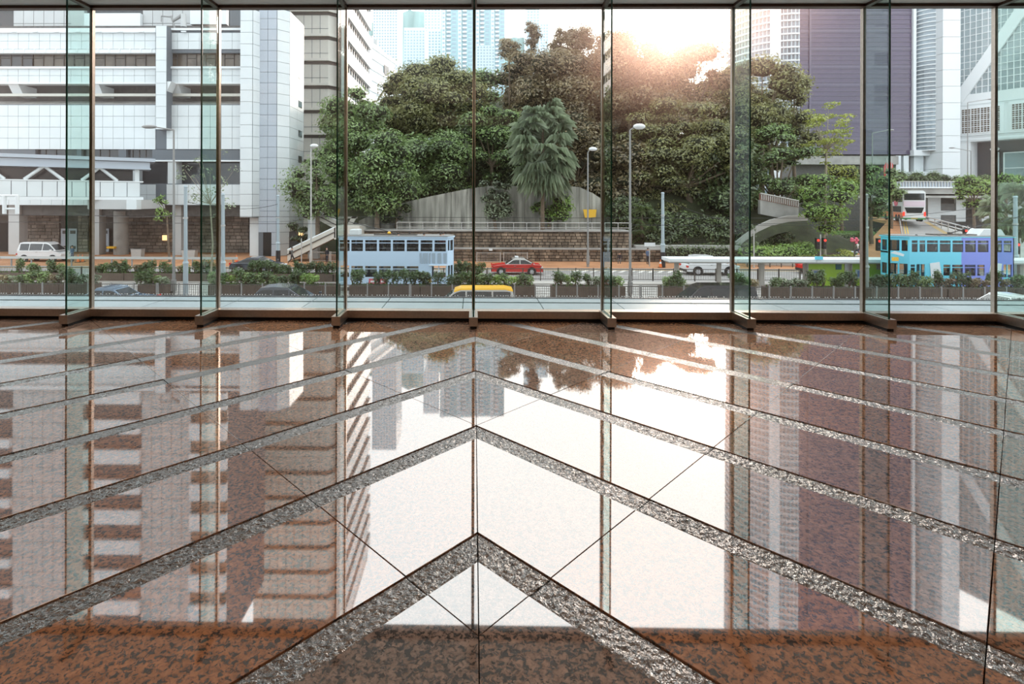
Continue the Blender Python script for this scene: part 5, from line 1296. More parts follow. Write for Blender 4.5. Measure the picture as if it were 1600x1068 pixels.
tm.append(mast(1035.5, 302, 425, 53.4, 'pale blue-grey mast with black base left of the tram shelter', r=.17, z0=ROAD+.14, dark_base=True))
tm.append(mast(1586.5, 308, 420, 44, 'pale blue mast at the right edge behind the violet tram', r=.17))
tm.append(mast(1352.5, 305, 462, 36.6, 'dark grey mast beside the sixth mullion', 'pole', .16))
for px_, yt, yb, Y, lb in ((471, 372, 414, 54.5, 'thin white post in front of the stair foot'), (1178, 360, 412, 53.4, 'thin post at the edge of the far pavement'), (1335, 370, 405, 56, 'thin dark post with pink flower basket by the garden')):
    b = P(px_, yb, Y); b.z = ROAD+.14
    t = thing('thin_post', lb, 'post', b); MB().tube(b, P(px_, yt, Y), .06, n=8).build('post', M['galv' if 'dark' not in lb else 'fence'], t); MB().tube(b, b+Vector((0,0,.12)), .12, n=8).build('base', M['galv'], t)
    if 'pink' in lb:
        for k in range(6): MB().ell(P(px_, 377, Y)+Vector((random.uniform(-.3,.3), 0, random.uniform(-.2,.3))), (.18, .18, .15), 6, 4).build('flower', M['cpink'], t)
def wires():
    def w(name, a, b, sag, lb, r=.022):
        pts = [a.lerp(b, k/16)-Vector((0,0,sag*4*(k/16)*(1-k/16))) for k in range(17)]
        o = MB().path(pts, r, 4).build(name, M['black']); tag(o, lb, 'cable')
    for y, Y, lb in ((336, 40.2, 'upper overhead tram wire over the near track'), (347, 42.2, 'lower overhead tram wire over the far track')):
        a, b = P(-100, y-1, Y), P(1750, y+1, Y); b.z = a.z; w('tram_wire', a, b, .1, lb)
    w('span_wire', tm[0]-Vector((0,0,1)), tm[2]-Vector((0,0,.8)), .5, 'thin span cable between the two masts at left')
    w('span_wire', P(271, 337, 37), P(100, 330, 58), .3, 'thin span cable tied to the office block at left')
    w('span_wire', tm[3]-Vector((0,0,.5)), P(1165, 350, 42), .3, 'thin span cable from the mast beside the shelter')
    w('span_wire', P(1165, 350, 42), tm[4]-Vector((0,0,.4)), .4, 'thin span cable running right towards the last mast')
wires()
def traffic_light(px, ytop, Y, z0, label, s=1.0, two=False):
    b = P(px, 400, Y); b.z = z0; tp = P(px, ytop, Y)
    t = thing('traffic_light', label, 'traffic light', b); MB().tube(b, tp, .06, n=8).build('post', M['galv'], t)
    for k, sx in enumerate(((-.35, .35) if two else (-.35,))):
        h = MB().box(tp.x+sx-.17, tp.x+sx+.17, Y-.2, Y+.1, tp.z-1.5*s, tp.z-.35).build('signal_head', M['black'], t, bevel=.03)
        MB().tube((tp.x+sx, Y-.24, tp.z-.6), (tp.x+sx, Y-.2, tp.z-.6), .13, n=12).build('red_lens', M['redl'], h)
        for q in (.95, 1.28): MB().tube((tp.x+sx, Y-.23, tp.z-q), (tp.x+sx, Y-.2, tp.z-q), .11, n=12).build('dark_lens', M['gap'], h)
        MB().box(min(tp.x+sx, tp.x), max(tp.x+sx, tp.x), Y-.04, Y+.0, tp.z-.7, tp.z-.64).build('bracket', M['black'], t)
traffic_light(1282, 366, 56, ROAD+.14, 'pair of red traffic lights on a thin post by the garden', two=True)
traffic_light(1378, 366, 50, ROAD+.14, 'red traffic light just left of the sky-blue tram')
traffic_light(1512, 352, 62, -4.9, 'small red traffic light above the violet tram roof')
traffic_light(1254, 406, 53, ROAD+.14, 'red traffic light seen under the shelter roof', s=.8)
traffic_light(1594, 372, 52, ROAD+.14, 'red traffic light at the right edge past the violet tram')
def signs():
    t = thing('street_sign', 'small white street sign on two thin legs in front of the stone wall', 'sign', P(1015, 418, 54)); Y = 54
    MB().pbox(1007, 379, 1024, 384.5, Y, .06).build('plate', M['white'], t)
    a = P(1015, 384, Y); MB().tube((a.x, Y+.03, ROAD+.14), (a.x, Y+.03, a.z), .05, n=6).build('leg', M['galv'], t)
    c = P(1383, 390, 47); t = thing('round_sign', 'round blue road sign at the nose of the sky-blue tram', 'sign', Vector((c.x, 47, ROAD)))
    MB().tube((c.x, 47, c.z), (c.x, 47.05, c.z), .36, n=20).build('disc', M['bluesign'], t); MB().tube((c.x, 47.08, ROAD), (c.x, 47.08, c.z), .05).build('post', M['galv'], t)
    t = thing('wall_notice', 'tiny white notice plate on the stone retaining wall', 'sign', P(766, 391, 57.9)); MB().pbox(764, 388, 769.5, 391.5, 57.75, .05).build('plate', M['white'], t)
    for px_, lb in ((1385.5, 'left red flag by the violet tower podium'), (1393, 'right red flag by the violet tower podium')):
        b = P(px_, 277, 105); b.z = ROAD+.1; t = thing('flag', lb, 'flag', b); MB().tube(b, P(px_, 247, 105), .08, n=6).build('flagpole', M['galv'], t)
        a = P(px_, 252, 105); MB().prism([a, a+Vector((-.55, 0, -1)), a+Vector((-.5, 0, -3)), a+Vector((0, 0, -2.6)), a+Vector((.35, 0, -2.0)), a+Vector((.3, 0, -.6))], (0, .05, 0)).build('cloth', M['red'], t)
signs()
def cone(px, Y, lb):
    b = P(px, 410, Y); b.z = ROAD+.14
    t = thing('traffic_cone', lb, 'cone', b); MB().box(b.x-.2, b.x+.2, Y-.2, Y+.2, b.z, b.z+.05).build('base', M['black'], t)
    MB().tube(b+Vector((0,0,.05)), b+Vector((0,0,.8)), .16, .03, 12).build('cone_body', M['orange'], t); MB().tube(b+Vector((0,0,.4)), b+Vector((0,0,.58)), .105, .075, 12).build('white_band', M['white'], t)
cone(1032, 53.2, 'orange traffic cone beside the black-based mast'); cone(369.5, 56, 'orange traffic cone in front of the pillar at left')
cone(122, 55.5, 'orange traffic cone just right of the white van'); cone(129, 55.8, 'orange traffic cone farther right of the white van')
def bins():
    for px0, px1, y0, y1, Y, lb in ((204, 221, 389, 403, 60, 'grey plastic crate against the stone wall, left one'), (283, 305, 391, 404, 60, 'grey plastic crate under the thin tree, right one')):
        a, b = P(px0, y1, Y), P(px1, y0, Y); z = ROAD+.14; h = b.z-a.z
        t = thing('crate', lb, 'crate', ((a.x+b.x)/2, Y, z)); w = (b.x-a.x)/2; cx = (a.x+b.x)/2
        MB().prism([(cx-w*.85, Y, z), (cx+w*.85, Y, z), (cx+w, Y, z+h), (cx-w, Y, z+h)], (0, .7, 0)).build('tub', M['galv'], t); MB().box(cx-w*1.04, cx+w*1.04, Y-.04, Y+.74, z+h-.08, z+h).build('rim', M['pole'], t)
    for px_, py, Y, lb in ((258.5, 371, 65.9, 'small warm lamp on the stone wall at left'), (571-100, 364, 64, 'small warm lamp under the stairs')):
        p = P(px_, py, Y); t = thing('wall_lamp', lb, 'lamp', p); MB().box(p.x-.28, p.x+.28, Y-.2, Y, p.z-.32, p.z+.32).build('lantern', M['warm'], t); MB().box(p.x-.33, p.x+.33, Y-.24, Y, p.z+.32, p.z+.4).build('lantern_cap', M['black'], t)
bins()
# ---- tram shelter
def shelter():
    Y = 42.6
    t = thing('tram_shelter', 'long white tram shelter roof on posts with lime-green advert panels', 'shelter', (gx(1250, Y), Y, ROAD+.02))
    zr = gz(403.5, Y, 1200); xa, xb = gx(1038, Y), gx(1720, Y)
    seg = [1038, 1142, 1262, 1388, 1500, 1610, 1720]
    for a, b in zip(seg[:-1], seg[1:]): MB().box(gx(a, Y)+.01, gx(b, Y)-.01, Y-1.1, Y+.7, zr-.19, zr+.06).build('roof_panel', M['white'], t, bevel=.03)
    MB().box(xa+.1, xb, Y-.9, Y+.5, zr-.28, zr-.19).build('roof_beam', M['galv'], t)
    for p_, w in ((1058, 6), (1124.5, 6), (1191.5, 7), (1260.5, 7), (1325, 10), (1597, 6)):
        x0, x1 = gx(p_-w/2, Y-.3), gx(p_+w/2, Y-.3); MB().box(x0, x1, Y-.3, Y-.05, ROAD+.02, zr-.2).build('shelter_post', M['kerb'] if w < 9 else M['galv'], t, bevel=.02)
    for a, b in ((1263.5, 1320), (1332, 1384)):
        g = MB().pbox(a, 411.5, b, 446, Y-.45, .12).build('advert_panel', M['green'], t)
        MB().pbox(a-1, 410.5, b+1, 412, Y-.5, .2).pbox(a-1, 412, a, 447, Y-.5, .2).pbox(b, 412, b+1, 447, Y-.5, .2).build('panel_frame', M['kerb'], g)
        MB().pbox(a+5, 421, a+19, 434.5, Y-.5, .04).build('poster', M['silver'], g); MB().pbox(a+8, 423, a+15, 432, Y-.52, .04).build('poster_figure', M['cblue'], g)
        MB().pbox(b-14, 412.5, b-5, 421, Y-.49, .04).build('dark_notice', M['canopy_edge'], g)
    MB().pbox(1274, 400.5, 1286, 405.5, Y-1.2, .08).build('blue_plate', M['tblue'], t)
shelter()
# ---- median fences
def fence(xa_px, xb_px, Y, z0, h, label, post_px=33, gap=.14, name='median_fence', m='fence', mp=None):
    xa, xb = gx(xa_px, Y), gx(xb_px, Y); n = max(1, round((xb_px-xa_px)/post_px))
    t = thing(name, label, 'railing', ((xa+xb)/2, Y, z0))
    for i in range(n+1):
        x = xa+(xb-xa)*i/n; MB().box(x-.04, x+.04, Y-.04, Y+.04, z0, z0+h+.05).build('fence_post', M[mp or m], t)
    MB().box(xa, xb, Y-.02, Y+.02, z0+h-.05, z0+h).box(xa, xb, Y-.02, Y+.02, z0+.1, z0+.14).build('fence_rail', M[m], t)
    mb = MB(); x = xa+gap
    while x < xb: mb.box(x-.009, x+.009, Y-.009, Y+.009, z0+.14, z0+h-.05); x += gap
    mb.build('fence_bars', M[m], t, kind='stuff')
zf = ROAD+.12
fence(-40, 330, 44.6, zf, .95, 'dark bar fence behind the far planters at left')
fence(330, 760, 44.6, zf, .95, 'dark bar fence behind the far planters at centre left')
fence(762, 955, 44.6, zf, 1.0, 'dark bar fence along the road left of the fourth mullion', 27)
fence(955, 1250, 44.6, zf, 1.0, 'dark bar fence along the road below the white sport utility car', 34)
fence(-40, 245, 35.75, zf, 1.0, 'near bar fence in front of the planters at far left', 36, mp='pole')
fence(247, 640, 35.75, zf, 1.0, 'near bar fence in front of the planters below the pale tram', 33, mp='pole')
fence(642, 1000, 35.75, zf, 1.0, 'near bar fence in front of the planters right of the yellow roof', 33, mp='pole')
fence(1002, 1640, 35.75, zf, 1.0, 'near bar fence in front of the planters at right', 34, mp='pole')
fence(1150, 1345, 54.0, ROAD+.14, 1.1, 'thin railing along the far pavement behind the shelter', 17, gap=2.0, m='fence')
def crash_rail():
    Y = 52.4; xa, xb = gx(2, Y), gx(372, Y); t = thing('crash_barrier', 'long grey crash barrier rail in front of the white van', 'railing', ((xa+xb)/2, Y, ROAD+.14)); z = ROAD+.95
    MB().box(xa, xb, Y-.12, Y-.03, z-.1, z+.14).build('rail', M['galv'], t); MB().tube((xa, Y-.08, z), (xa-1.6, Y-.1, z-.6), .12, n=6).build('end_section', M['galv'], t)
    for k in range(12): x = xa+1+(xb-xa-1.5)*k/11; MB().box(x-.05, x+.05, Y-.04, Y+.06, ROAD+.14, z+.05).build('rail_post', M['pole'], t)
crash_rail()
for a, b, lb in ((745, 782, 'grey crowd barrier against the stone wall, left one'), (787, 824, 'grey crowd barrier against the stone wall, right one'), (488, 515, 'grey crowd barrier under the stairs, left one'), (517, 545, 'grey crowd barrier under the stairs, right one')):
    fence(a, b, 56.8, ROAD+.14, 1.05, lb, 60, .16, 'crowd_barrier', 'galv')
# ---- planters and shrubs
def planter(a, b, Y, h, label):
    xa, xb = gx(a, Y, 450), gx(b, Y, 450); z0 = ROAD+.12; t = thing('planter_box', label, 'planter', ((xa+xb)/2, Y+.5, z0))
    n = max(1, round((xb-xa)/2.4)); w = (xb-xa)/n
    for i in range(n): MB().box(xa+i*w+.02, xa+(i+1)*w-.02, Y, Y+.09, z0, z0+h).build('front_panel', M['planter'], t)
    MB().box(xa, xb, Y+1.0, Y+1.08, z0, z0+h).box(xa, xa+.08, Y+.09, Y+1.0, z0, z0+h).box(xb-.08, xb, Y+.09, Y+1.0, z0, z0+h).build('back_wall', M['planter'], t)
    MB().box(xa+.08, xb-.08, Y+.09, Y+1.0, z0, z0+h-.06).build('soil', M['soil'], t)
    mb = MB(); rs = random.Random(int(a))
    for k in range(int((xb-xa)*14)):
        x = rs.uniform(xa+.1, xb-.1); y = Y+rs.uniform(.05, .9); hh = rs.uniform(.1, .3); mb.add([(x-.05, y, z0+h-.06), (x+.05, y, z0+h-.06), (x+rs.uniform(-.1,.1), y-.04, z0+h-.06+hh)], [(0,1,2)])
    mb.build('ground_cover', M['grass'], t, kind='stuff')
far_p = [(-60, 96), (148, 330), (331, 520), (521, 755)]
near_p = [(-60, 142), (214, 259), (325, 526), (545, 712), (713, 838), (863, 978), (1036, 1182), (1203, 1334), (1350, 1480), (1482, 1640)]
for a, b in far_p: planter(a, b, 43.3, .62, {-60: 'low planter box by the tram track at far left, far row', 148: 'low planter box in the far row below the thin green tree', 331: 'low planter box in the far row below the dark coupe', 521: 'low planter box in the far row below the red taxi'}[a])
nm_ = ['at the far left', 'left of the bare tree', 'below the dark coupe', 'below the pale tram', 'right behind the yellow roof', 'left of the tall centre lamp', 'behind the black van', 'in front of the first green panel', 'under the nose of the sky-blue tram', 'under the violet tram']
for (a, b), s in zip(near_p, nm_): planter(a, b, 36.3, .82, 'brown planter box in the near row, '+s)
def shrub_mesh(seed, h, w, m, dens=55):
    np.random.seed(seed); rs = random.Random(seed); L = []
    for i in range(7): L.append(((rs.uniform(-.5, .5)*w, rs.uniform(-.4, .4)*w, h*rs.uniform(.3, .8)), (w*.42, w*.4, h*.3)))
    C, N = lump_leaves(L, dens, .09)
    N = N+np.array([0, 0, .4]); o = leaf_object('foliage', C, N, .085, m, None, .4)
    return o
def shrubs():
    protos = []
    for k, (h, w, mm) in enumerate(((1.0, .42, 'lf_shrub'), (.85, .5, 'lf_shrub'), (1.15, .36, 'lf_shrub'), (.75, .45, 'lf_green'), (.6, .42, 'lf_grey'), (.7, .4, 'lf_brown'), (.75, .45, 'lf_light'))):
        f = shrub_mesh(40+k, h*1.05, w*1.3, M[mm], 75); st = MB()
        rs = random.Random(k)
        for i in range(5): st.tube((0, 0, 0), (rs.uniform(-.25, .25)*w*2, rs.uniform(-.2, .2), h*.6), .025, .012, 4)
        sm = st.mesh('stem', M['bark']); protos.append((f.data, sm)); bpy.data.objects.remove(f)
    D = {'lf': ('shrub', 'small dark green shrub growing in the planter rows beside the tram track', 'dark green planter shrubs'),
         3: ('shrub', 'mid green leafy shrub growing in the planter rows beside the tram track', 'mid green planter shrubs'),
         4: ('shrub', 'pale grey-green low shrub growing in the planter rows beside the tram track', 'grey-green planter shrubs'),
         5: ('shrub', 'rusty brown-tinged shrub growing in the planter rows beside the tram track', 'rusty planter shrubs'),
         6: ('shrub', 'bright yellow-green shrub growing in the planter rows beside the tram track', 'bright green planter shrubs')}
    def put(px_, Y, zb, k, s=1.0):
        x = gx(px_, Y, 440); nm, lb, gr = D['lf'] if k < 3 else D[k]
        row, bx_ = ('far', far_p) if Y > 40 else ('near', near_p)
        i_ = min(range(len(bx_)), key=lambda q: max(bx_[q][0]-px_, px_-bx_[q][1], 0))
        wh = (['at far left', 'under the thin green tree', 'below the dark coupe', 'beside the red taxi'] if Y > 40 else nm_)[i_]
        cl = {3: 'mid green leafy', 4: 'pale grey-green low', 5: 'rusty brown-tinged', 6: 'bright yellow-green'}.get(k, 'small dark green')
        lb = '%s shrub in the %s row planter, %s' % (cl, row, wh); gr = '%s shrubs in the %s row, %s' % (cl, row, wh)
        r = thing(nm, lb, 'shrub', (x, Y, zb), gr); r.rotation_euler.z = random.uniform(0, 6.28); r.scale = (s, s, s*random.uniform(.85, 1.1))
        for n_, me in (('foliage', protos[k][0]), ('stem', protos[k][1])):
            o = bpy.data.objects.new(n_, me); COL.objects.link(o); o.parent = r
    random.seed(12)
    zA, zB = ROAD+.12+.56, ROAD+.12+.76
    A = [(30, 0), (50, 3), (56, 1), (78, 0), (84, 1), (94, 3), (150, 5), (158, 1), (166, 3), (176, 0), (186, 1), (192, 2), (197, 1), (213, 5), (220, 1), (229, 0), (236, 2), (257, 2), (263, 1), (281, 5), (288, 3), (305, 2), (312, 1), (322, 0), (330, 1)]
    x = 392
    while x < 520: A.append((x, random.choice((0, 1, 2, 0)))); x += random.uniform(7, 12)
    x = 708
    while x < 754: A.append((x, random.choice((0, 1, 2)))); x += 7.5
    for p_, k in A: put(p_, 43.9, zA, k, .95)
    B = [(6, 5), (14, 4), (32, 1), (46, 3), (60, 0), (72, 3), (84, 5), (92, 4), (104, 0), (112, 1), (122, 4), (132, 4), (150, 4), (220, 0), (230, 1), (238, 2), (246, 3), (254, 4)]
    x = 330
    while x < 450: B.append((x, random.choice((1, 3, 0, 3, 6)))); x += random.uniform(8, 13)
    B += [(458, 1), (466, 0), (481, 6), (490, 6)]
    for q in (552, 563, 592, 604, 615, 634, 648, 660, 668, 684, 703, 712, 720, 732): B.append((q, random.choice((0, 2, 1, 0))))
    x = 742
    while x < 832: B.append((x, random.choice((0, 1, 6, 3)))); x += random.uniform(8, 12)
    B += [(868, 2), (876, 0), (888, 6), (899, 2), (919, 0), (930, 4), (945, 1), (956, 1), (966, 3), (1040, 3), (1048, 1), (1056, 0), (1066, 3), (1146, 0), (1158, 1), (1168, 3), (1176, 5), (1211, 1), (1222, 4), (1233, 4), (1245, 4), (1256, 4), (1263, 2), (1276, 0), (1286, 2), (1305, 1), (1313, 0), (1327, 2), (1334, 0)]
    x = 1352
    while x < 1600: B.append((x, random.choice((5, 0, 1, 5, 3, 2)))); x += random.uniform(8, 13)
    for p_, k in B: put(p_, 36.85+random.uniform(-.1, .1), zB, k, random.uniform(.85, 1.05))
shrubs()

# ============================================================ TREES
S_ = dict(size=.17)
for i, (p_, y0, y1, w_, Y_, b_, mm, lb) in enumerate(((640, 100, 240, 70, 80, 3, 'lf_olive', 'tree mass behind the olive tree left of the centre mullion'), (745, 100, 240, 60, 82, 6, 'lf_green', 'dark tree mass behind the centre mullion'), (545, 150, 300, 55, 72, -1, 'lf_green', 'tree mass between the banded wing and the tram'),
    (830, 90, 250, 70, 84, 6, 'lf_brown', 'brown tree mass behind the palm'), (935, 70, 240, 70, 84, 6, 'lf_brown', 'brown tree mass behind the fourth mullion'), (1030, 78, 240, 70, 84, 6, 'lf_brown', 'hazy tree mass beneath the glow'),
    (1130, 95, 250, 70, 82, 4, 'lf_olive', 'hazy tree mass behind the fifth mullion'), (1205, 120, 290, 60, 80, 0, 'lf_olive', 'tree mass below the curved pale tower'), (960, 200, 340, 60, 68, -2, 'lf_brown', 'shaded tree right of the palm'), (1130, 200, 350, 70, 68, -2, 'lf_dark', 'shaded tree behind the fifth mullion'),
    (1065, 150, 330, 75, 72, -1, 'lf_brown', 'deep shaded tree behind the layered tree'), (815, 72, 200, 36, 80, 4, 'lf_brown', 'small brown tree mass right of the teal towers'), (650, 210, 310, 60, 71, -2, 'lf_green', 'green tree mass above the left end of the concrete wall'), (1100, 200, 300, 50, 73, -1, 'lf_dark', 'dark tree mass left of the fifth mullion'), (690, 230, 330, 60, 70, -2, 'lf_dark', 'shaded undergrowth tree above the concrete wall'), (590, 230, 345, 60, 70, -2, 'lf_dark', 'shaded undergrowth tree behind the stairs'))):
    tree('background_tree', lb, p_, y0, y1, w_, Y_, b_, M[mm], n=24, size=.24, dens=5.5, lump=.36)
hz = -3.0
tree('broad_tree', 'light green leafy tree just right of the banded wing, tallest at left', 560, 118, 320, 62, 67, -2, M['lf_green'], n=24, size=.2, dens=9, lump=.36, trunk_px=600)
tree('broad_tree', 'mid green tree spreading behind the pale tram below the light green tree', 590, 205, 352, 66, 60, -3.2, M['lf_green'], n=20, size=.19, dens=9, depth=.45)
tree('broad_tree', 'olive green tree topping the slope left of the centre mullion', 690, 84, 220, 88, 74, 1, M['lf_olive'], n=26, size=.21, dens=8, lump=.34)
tree('broad_tree', 'dark green tree low on the slope left of the centre mullion', 680, 195, 325, 62, 67, -2, M['lf_green'], n=20, size=.18, dens=9)
tree('broad_tree', 'feathery green tree beside the centre mullion above the concrete wall', 768, 158, 290, 52, 68, -2, M['lf_green'], n=20, size=.17, dens=10, flat=.5)
tree('broad_tree', 'dark brown-green tree left of the fourth mullion, its pointed top the highest', 858, 62, 215, 80, 76, 1, M['lf_brown'], n=26, size=.22, dens=8)
for i, (p_, y0, y1, w_, lb) in enumerate(((830, 28, 90, 15, 'slender upright treetop left of the highest crown'), (874, 34, 95, 17, 'narrow ragged treetop above the palm'), (905, 30, 110, 26, 'round treetop left of the fourth mullion'), (796, 52, 110, 16, 'small dark treetop right of the teal towers'))):
    tree('treetop', lb, p_, y0, y1, w_, 78, 8, M['lf_brown'], n=26, size=.17, dens=14, lump=.42, flat=.8, core=.5)
tree('broad_tree', 'large hazy brown-green tree right of the fourth mullion under the glow', 985, 44, 210, 72, 74, 1, M['lf_brown'], n=26, size=.22, dens=8)
tree('broad_tree', 'brown-green tree with rounded top beneath the brightest sky', 1085, 55, 210, 62, 75, 1, M['lf_brown'], n=22, size=.22, dens=8)
tree('broad_tree', 'olive tree left of the curved pale tower', 1190, 88, 240, 66, 72, 0, M['lf_olive'], n=22, size=.21, dens=8)
tree('broad_tree', 'dark olive tree in front of the violet tower', 1240, 112, 260, 40, 74, -1, M['lf_olive'], n=16, size=.2, dens=8)
tree('layered_tree', 'wide tree with layered drooping tiers behind the tall centre lamp', 1060, 148, 335, 108, 68, -3, M['lf_olive'], n=44, size=.19, dens=9, lump=.2, flat=.5, trunk_px=1090, trunk_r=.45)
tree('layered_tree', 'mid green layered tree right of the fifth mullion', 1215, 190, 360, 62, 67, -3.5, M['lf_green'], n=28, size=.18, dens=9, lump=.26, flat=.5)
tree('broad_tree', 'dark shaded tree filling the gap behind the palm', 900, 160, 330, 72, 70, -2, M['lf_brown'], n=22, size=.2, dens=7)
tree('broad_tree', 'shaded tree behind the concrete wall left of the palm', 770, 170, 330, 60, 72, -2, M['lf_dark'], n=18, size=.2, dens=7)
tree('shrub_tree', 'grey-green bush hanging over the concrete wall beside the centre mullion', 775, 268, 352, 34, 61.9, -2.2, M['lf_grey'], n=16, depth=.3, size=.15, dens=11)
tree('shrub_tree', 'light green bush in front of the concrete wall below the palm', 858, 302, 352, 42, 61.9, -2.2, M['lf_light'], n=16, depth=.3, size=.15, dens=10)
tree('shrub_tree', 'dark green bush at the left end of the concrete wall', 620, 300, 352, 34, 61.9, -2.2, M['lf_dark'], n=12, depth=.3, size=.15, dens=10)
tree('shrub_tree', 'dark green bush at the right end of the concrete wall', 975, 300, 370, 40, 62.6, -2.6, M['lf_dark'], n=14, depth=.3, size=.15, dens=9)
tree('feathery_tree', 'airy yellow-green tree with pale trunk in front of the violet tower', 1291, 157, 258, 42, 66, -3, M['lf_yel'], n=46, size=.17, dens=11, lump=.2, flat=.32, core=0, bark='barkl', trunk_r=.14)
tree('round_tree', 'round bright green tree on the garden lawn right of the fifth mullion', 1290, 268, 368, 46, 60, -5.2, M['lf_light'], n=24, size=.15, dens=11, bark='barkl', trunk_r=.12, core=.6)
tree('round_tree', 'green tree behind the sixth mullion', 1362, 255, 345, 36, 66, -4, M['lf_green'], n=18, size=.16, dens=10)
tree('round_tree', 'yellow-green tree behind the round garden tree', 1315, 250, 310, 40, 76, -3, M['lf_yel'], n=16, size=.17, dens=9)
tree('round_tree', 'dark green tree between the garden and the ramp road', 1392, 262, 318, 24, 74, -4, M['lf_green'], n=12, size=.16, dens=10)
tree('round_tree', 'bright green street tree in front of the overpass', 1520, 268, 334, 26, 72, -4.5, M['lf_light'], n=18, size=.16, dens=10, lump=.4, trunk_px=1522)
tree('round_tree', 'green tree in front of the braced tower at the right edge', 1572, 272, 312, 32, 78, -4.5, M['lf_light'], n=16, size=.17, dens=9)
tree('leafy_tree', 'bright young green tree in front of the office block soffit', 258, 292, 352, 19, 56, ROAD+.14, M['lf_light'], n=14, size=.15, dens=9, bark='bark', trunk_px=265, trunk_r=.11, core=.45)
tree('leafy_tree', 'dark green tree overhanging the concrete stairs', 497, 236, 352, 50, 59, -3, M['lf_green'], n=22, size=.17, dens=8, core=.5)
tree('sparse_tree', 'sparse grey-leaved tree beside the second full mullion', 328, 228, 345, 50, 42, ROAD+.12, M['lf_grey'], n=30, size=.11, dens=6, lump=.16, core=0, bark='barkl', trunk_px=329, trunk_r=.07)
tree('leafy_tree', 'dark bushes in the shade beneath the stairs', 470, 345, 385, 26, 62, ROAD+.1, M['lf_dark'], n=10, size=.15, dens=9)
for p_, y0, y1, w_, Y_, lb in ((1030, 330, 386, 30, 61.5, 'dark bush behind the black-based mast'), (1072, 325, 386, 32, 62.5, 'dark bush below the layered tree'), (1115, 328, 386, 30, 61.5, 'dark bush left of the fifth mullion'), (1160, 335, 392, 26, 62.2, 'dark bush behind the fifth fin'), (1215, 345, 385, 30, 64.5, 'dark bush under the curved ramp')):
    tree('dark_bush', lb, p_, y0, y1, w_, Y_, -4.4, M['lf_dark'], n=14, size=.16, dens=9, depth=.35, lump=.4, cat='bush')
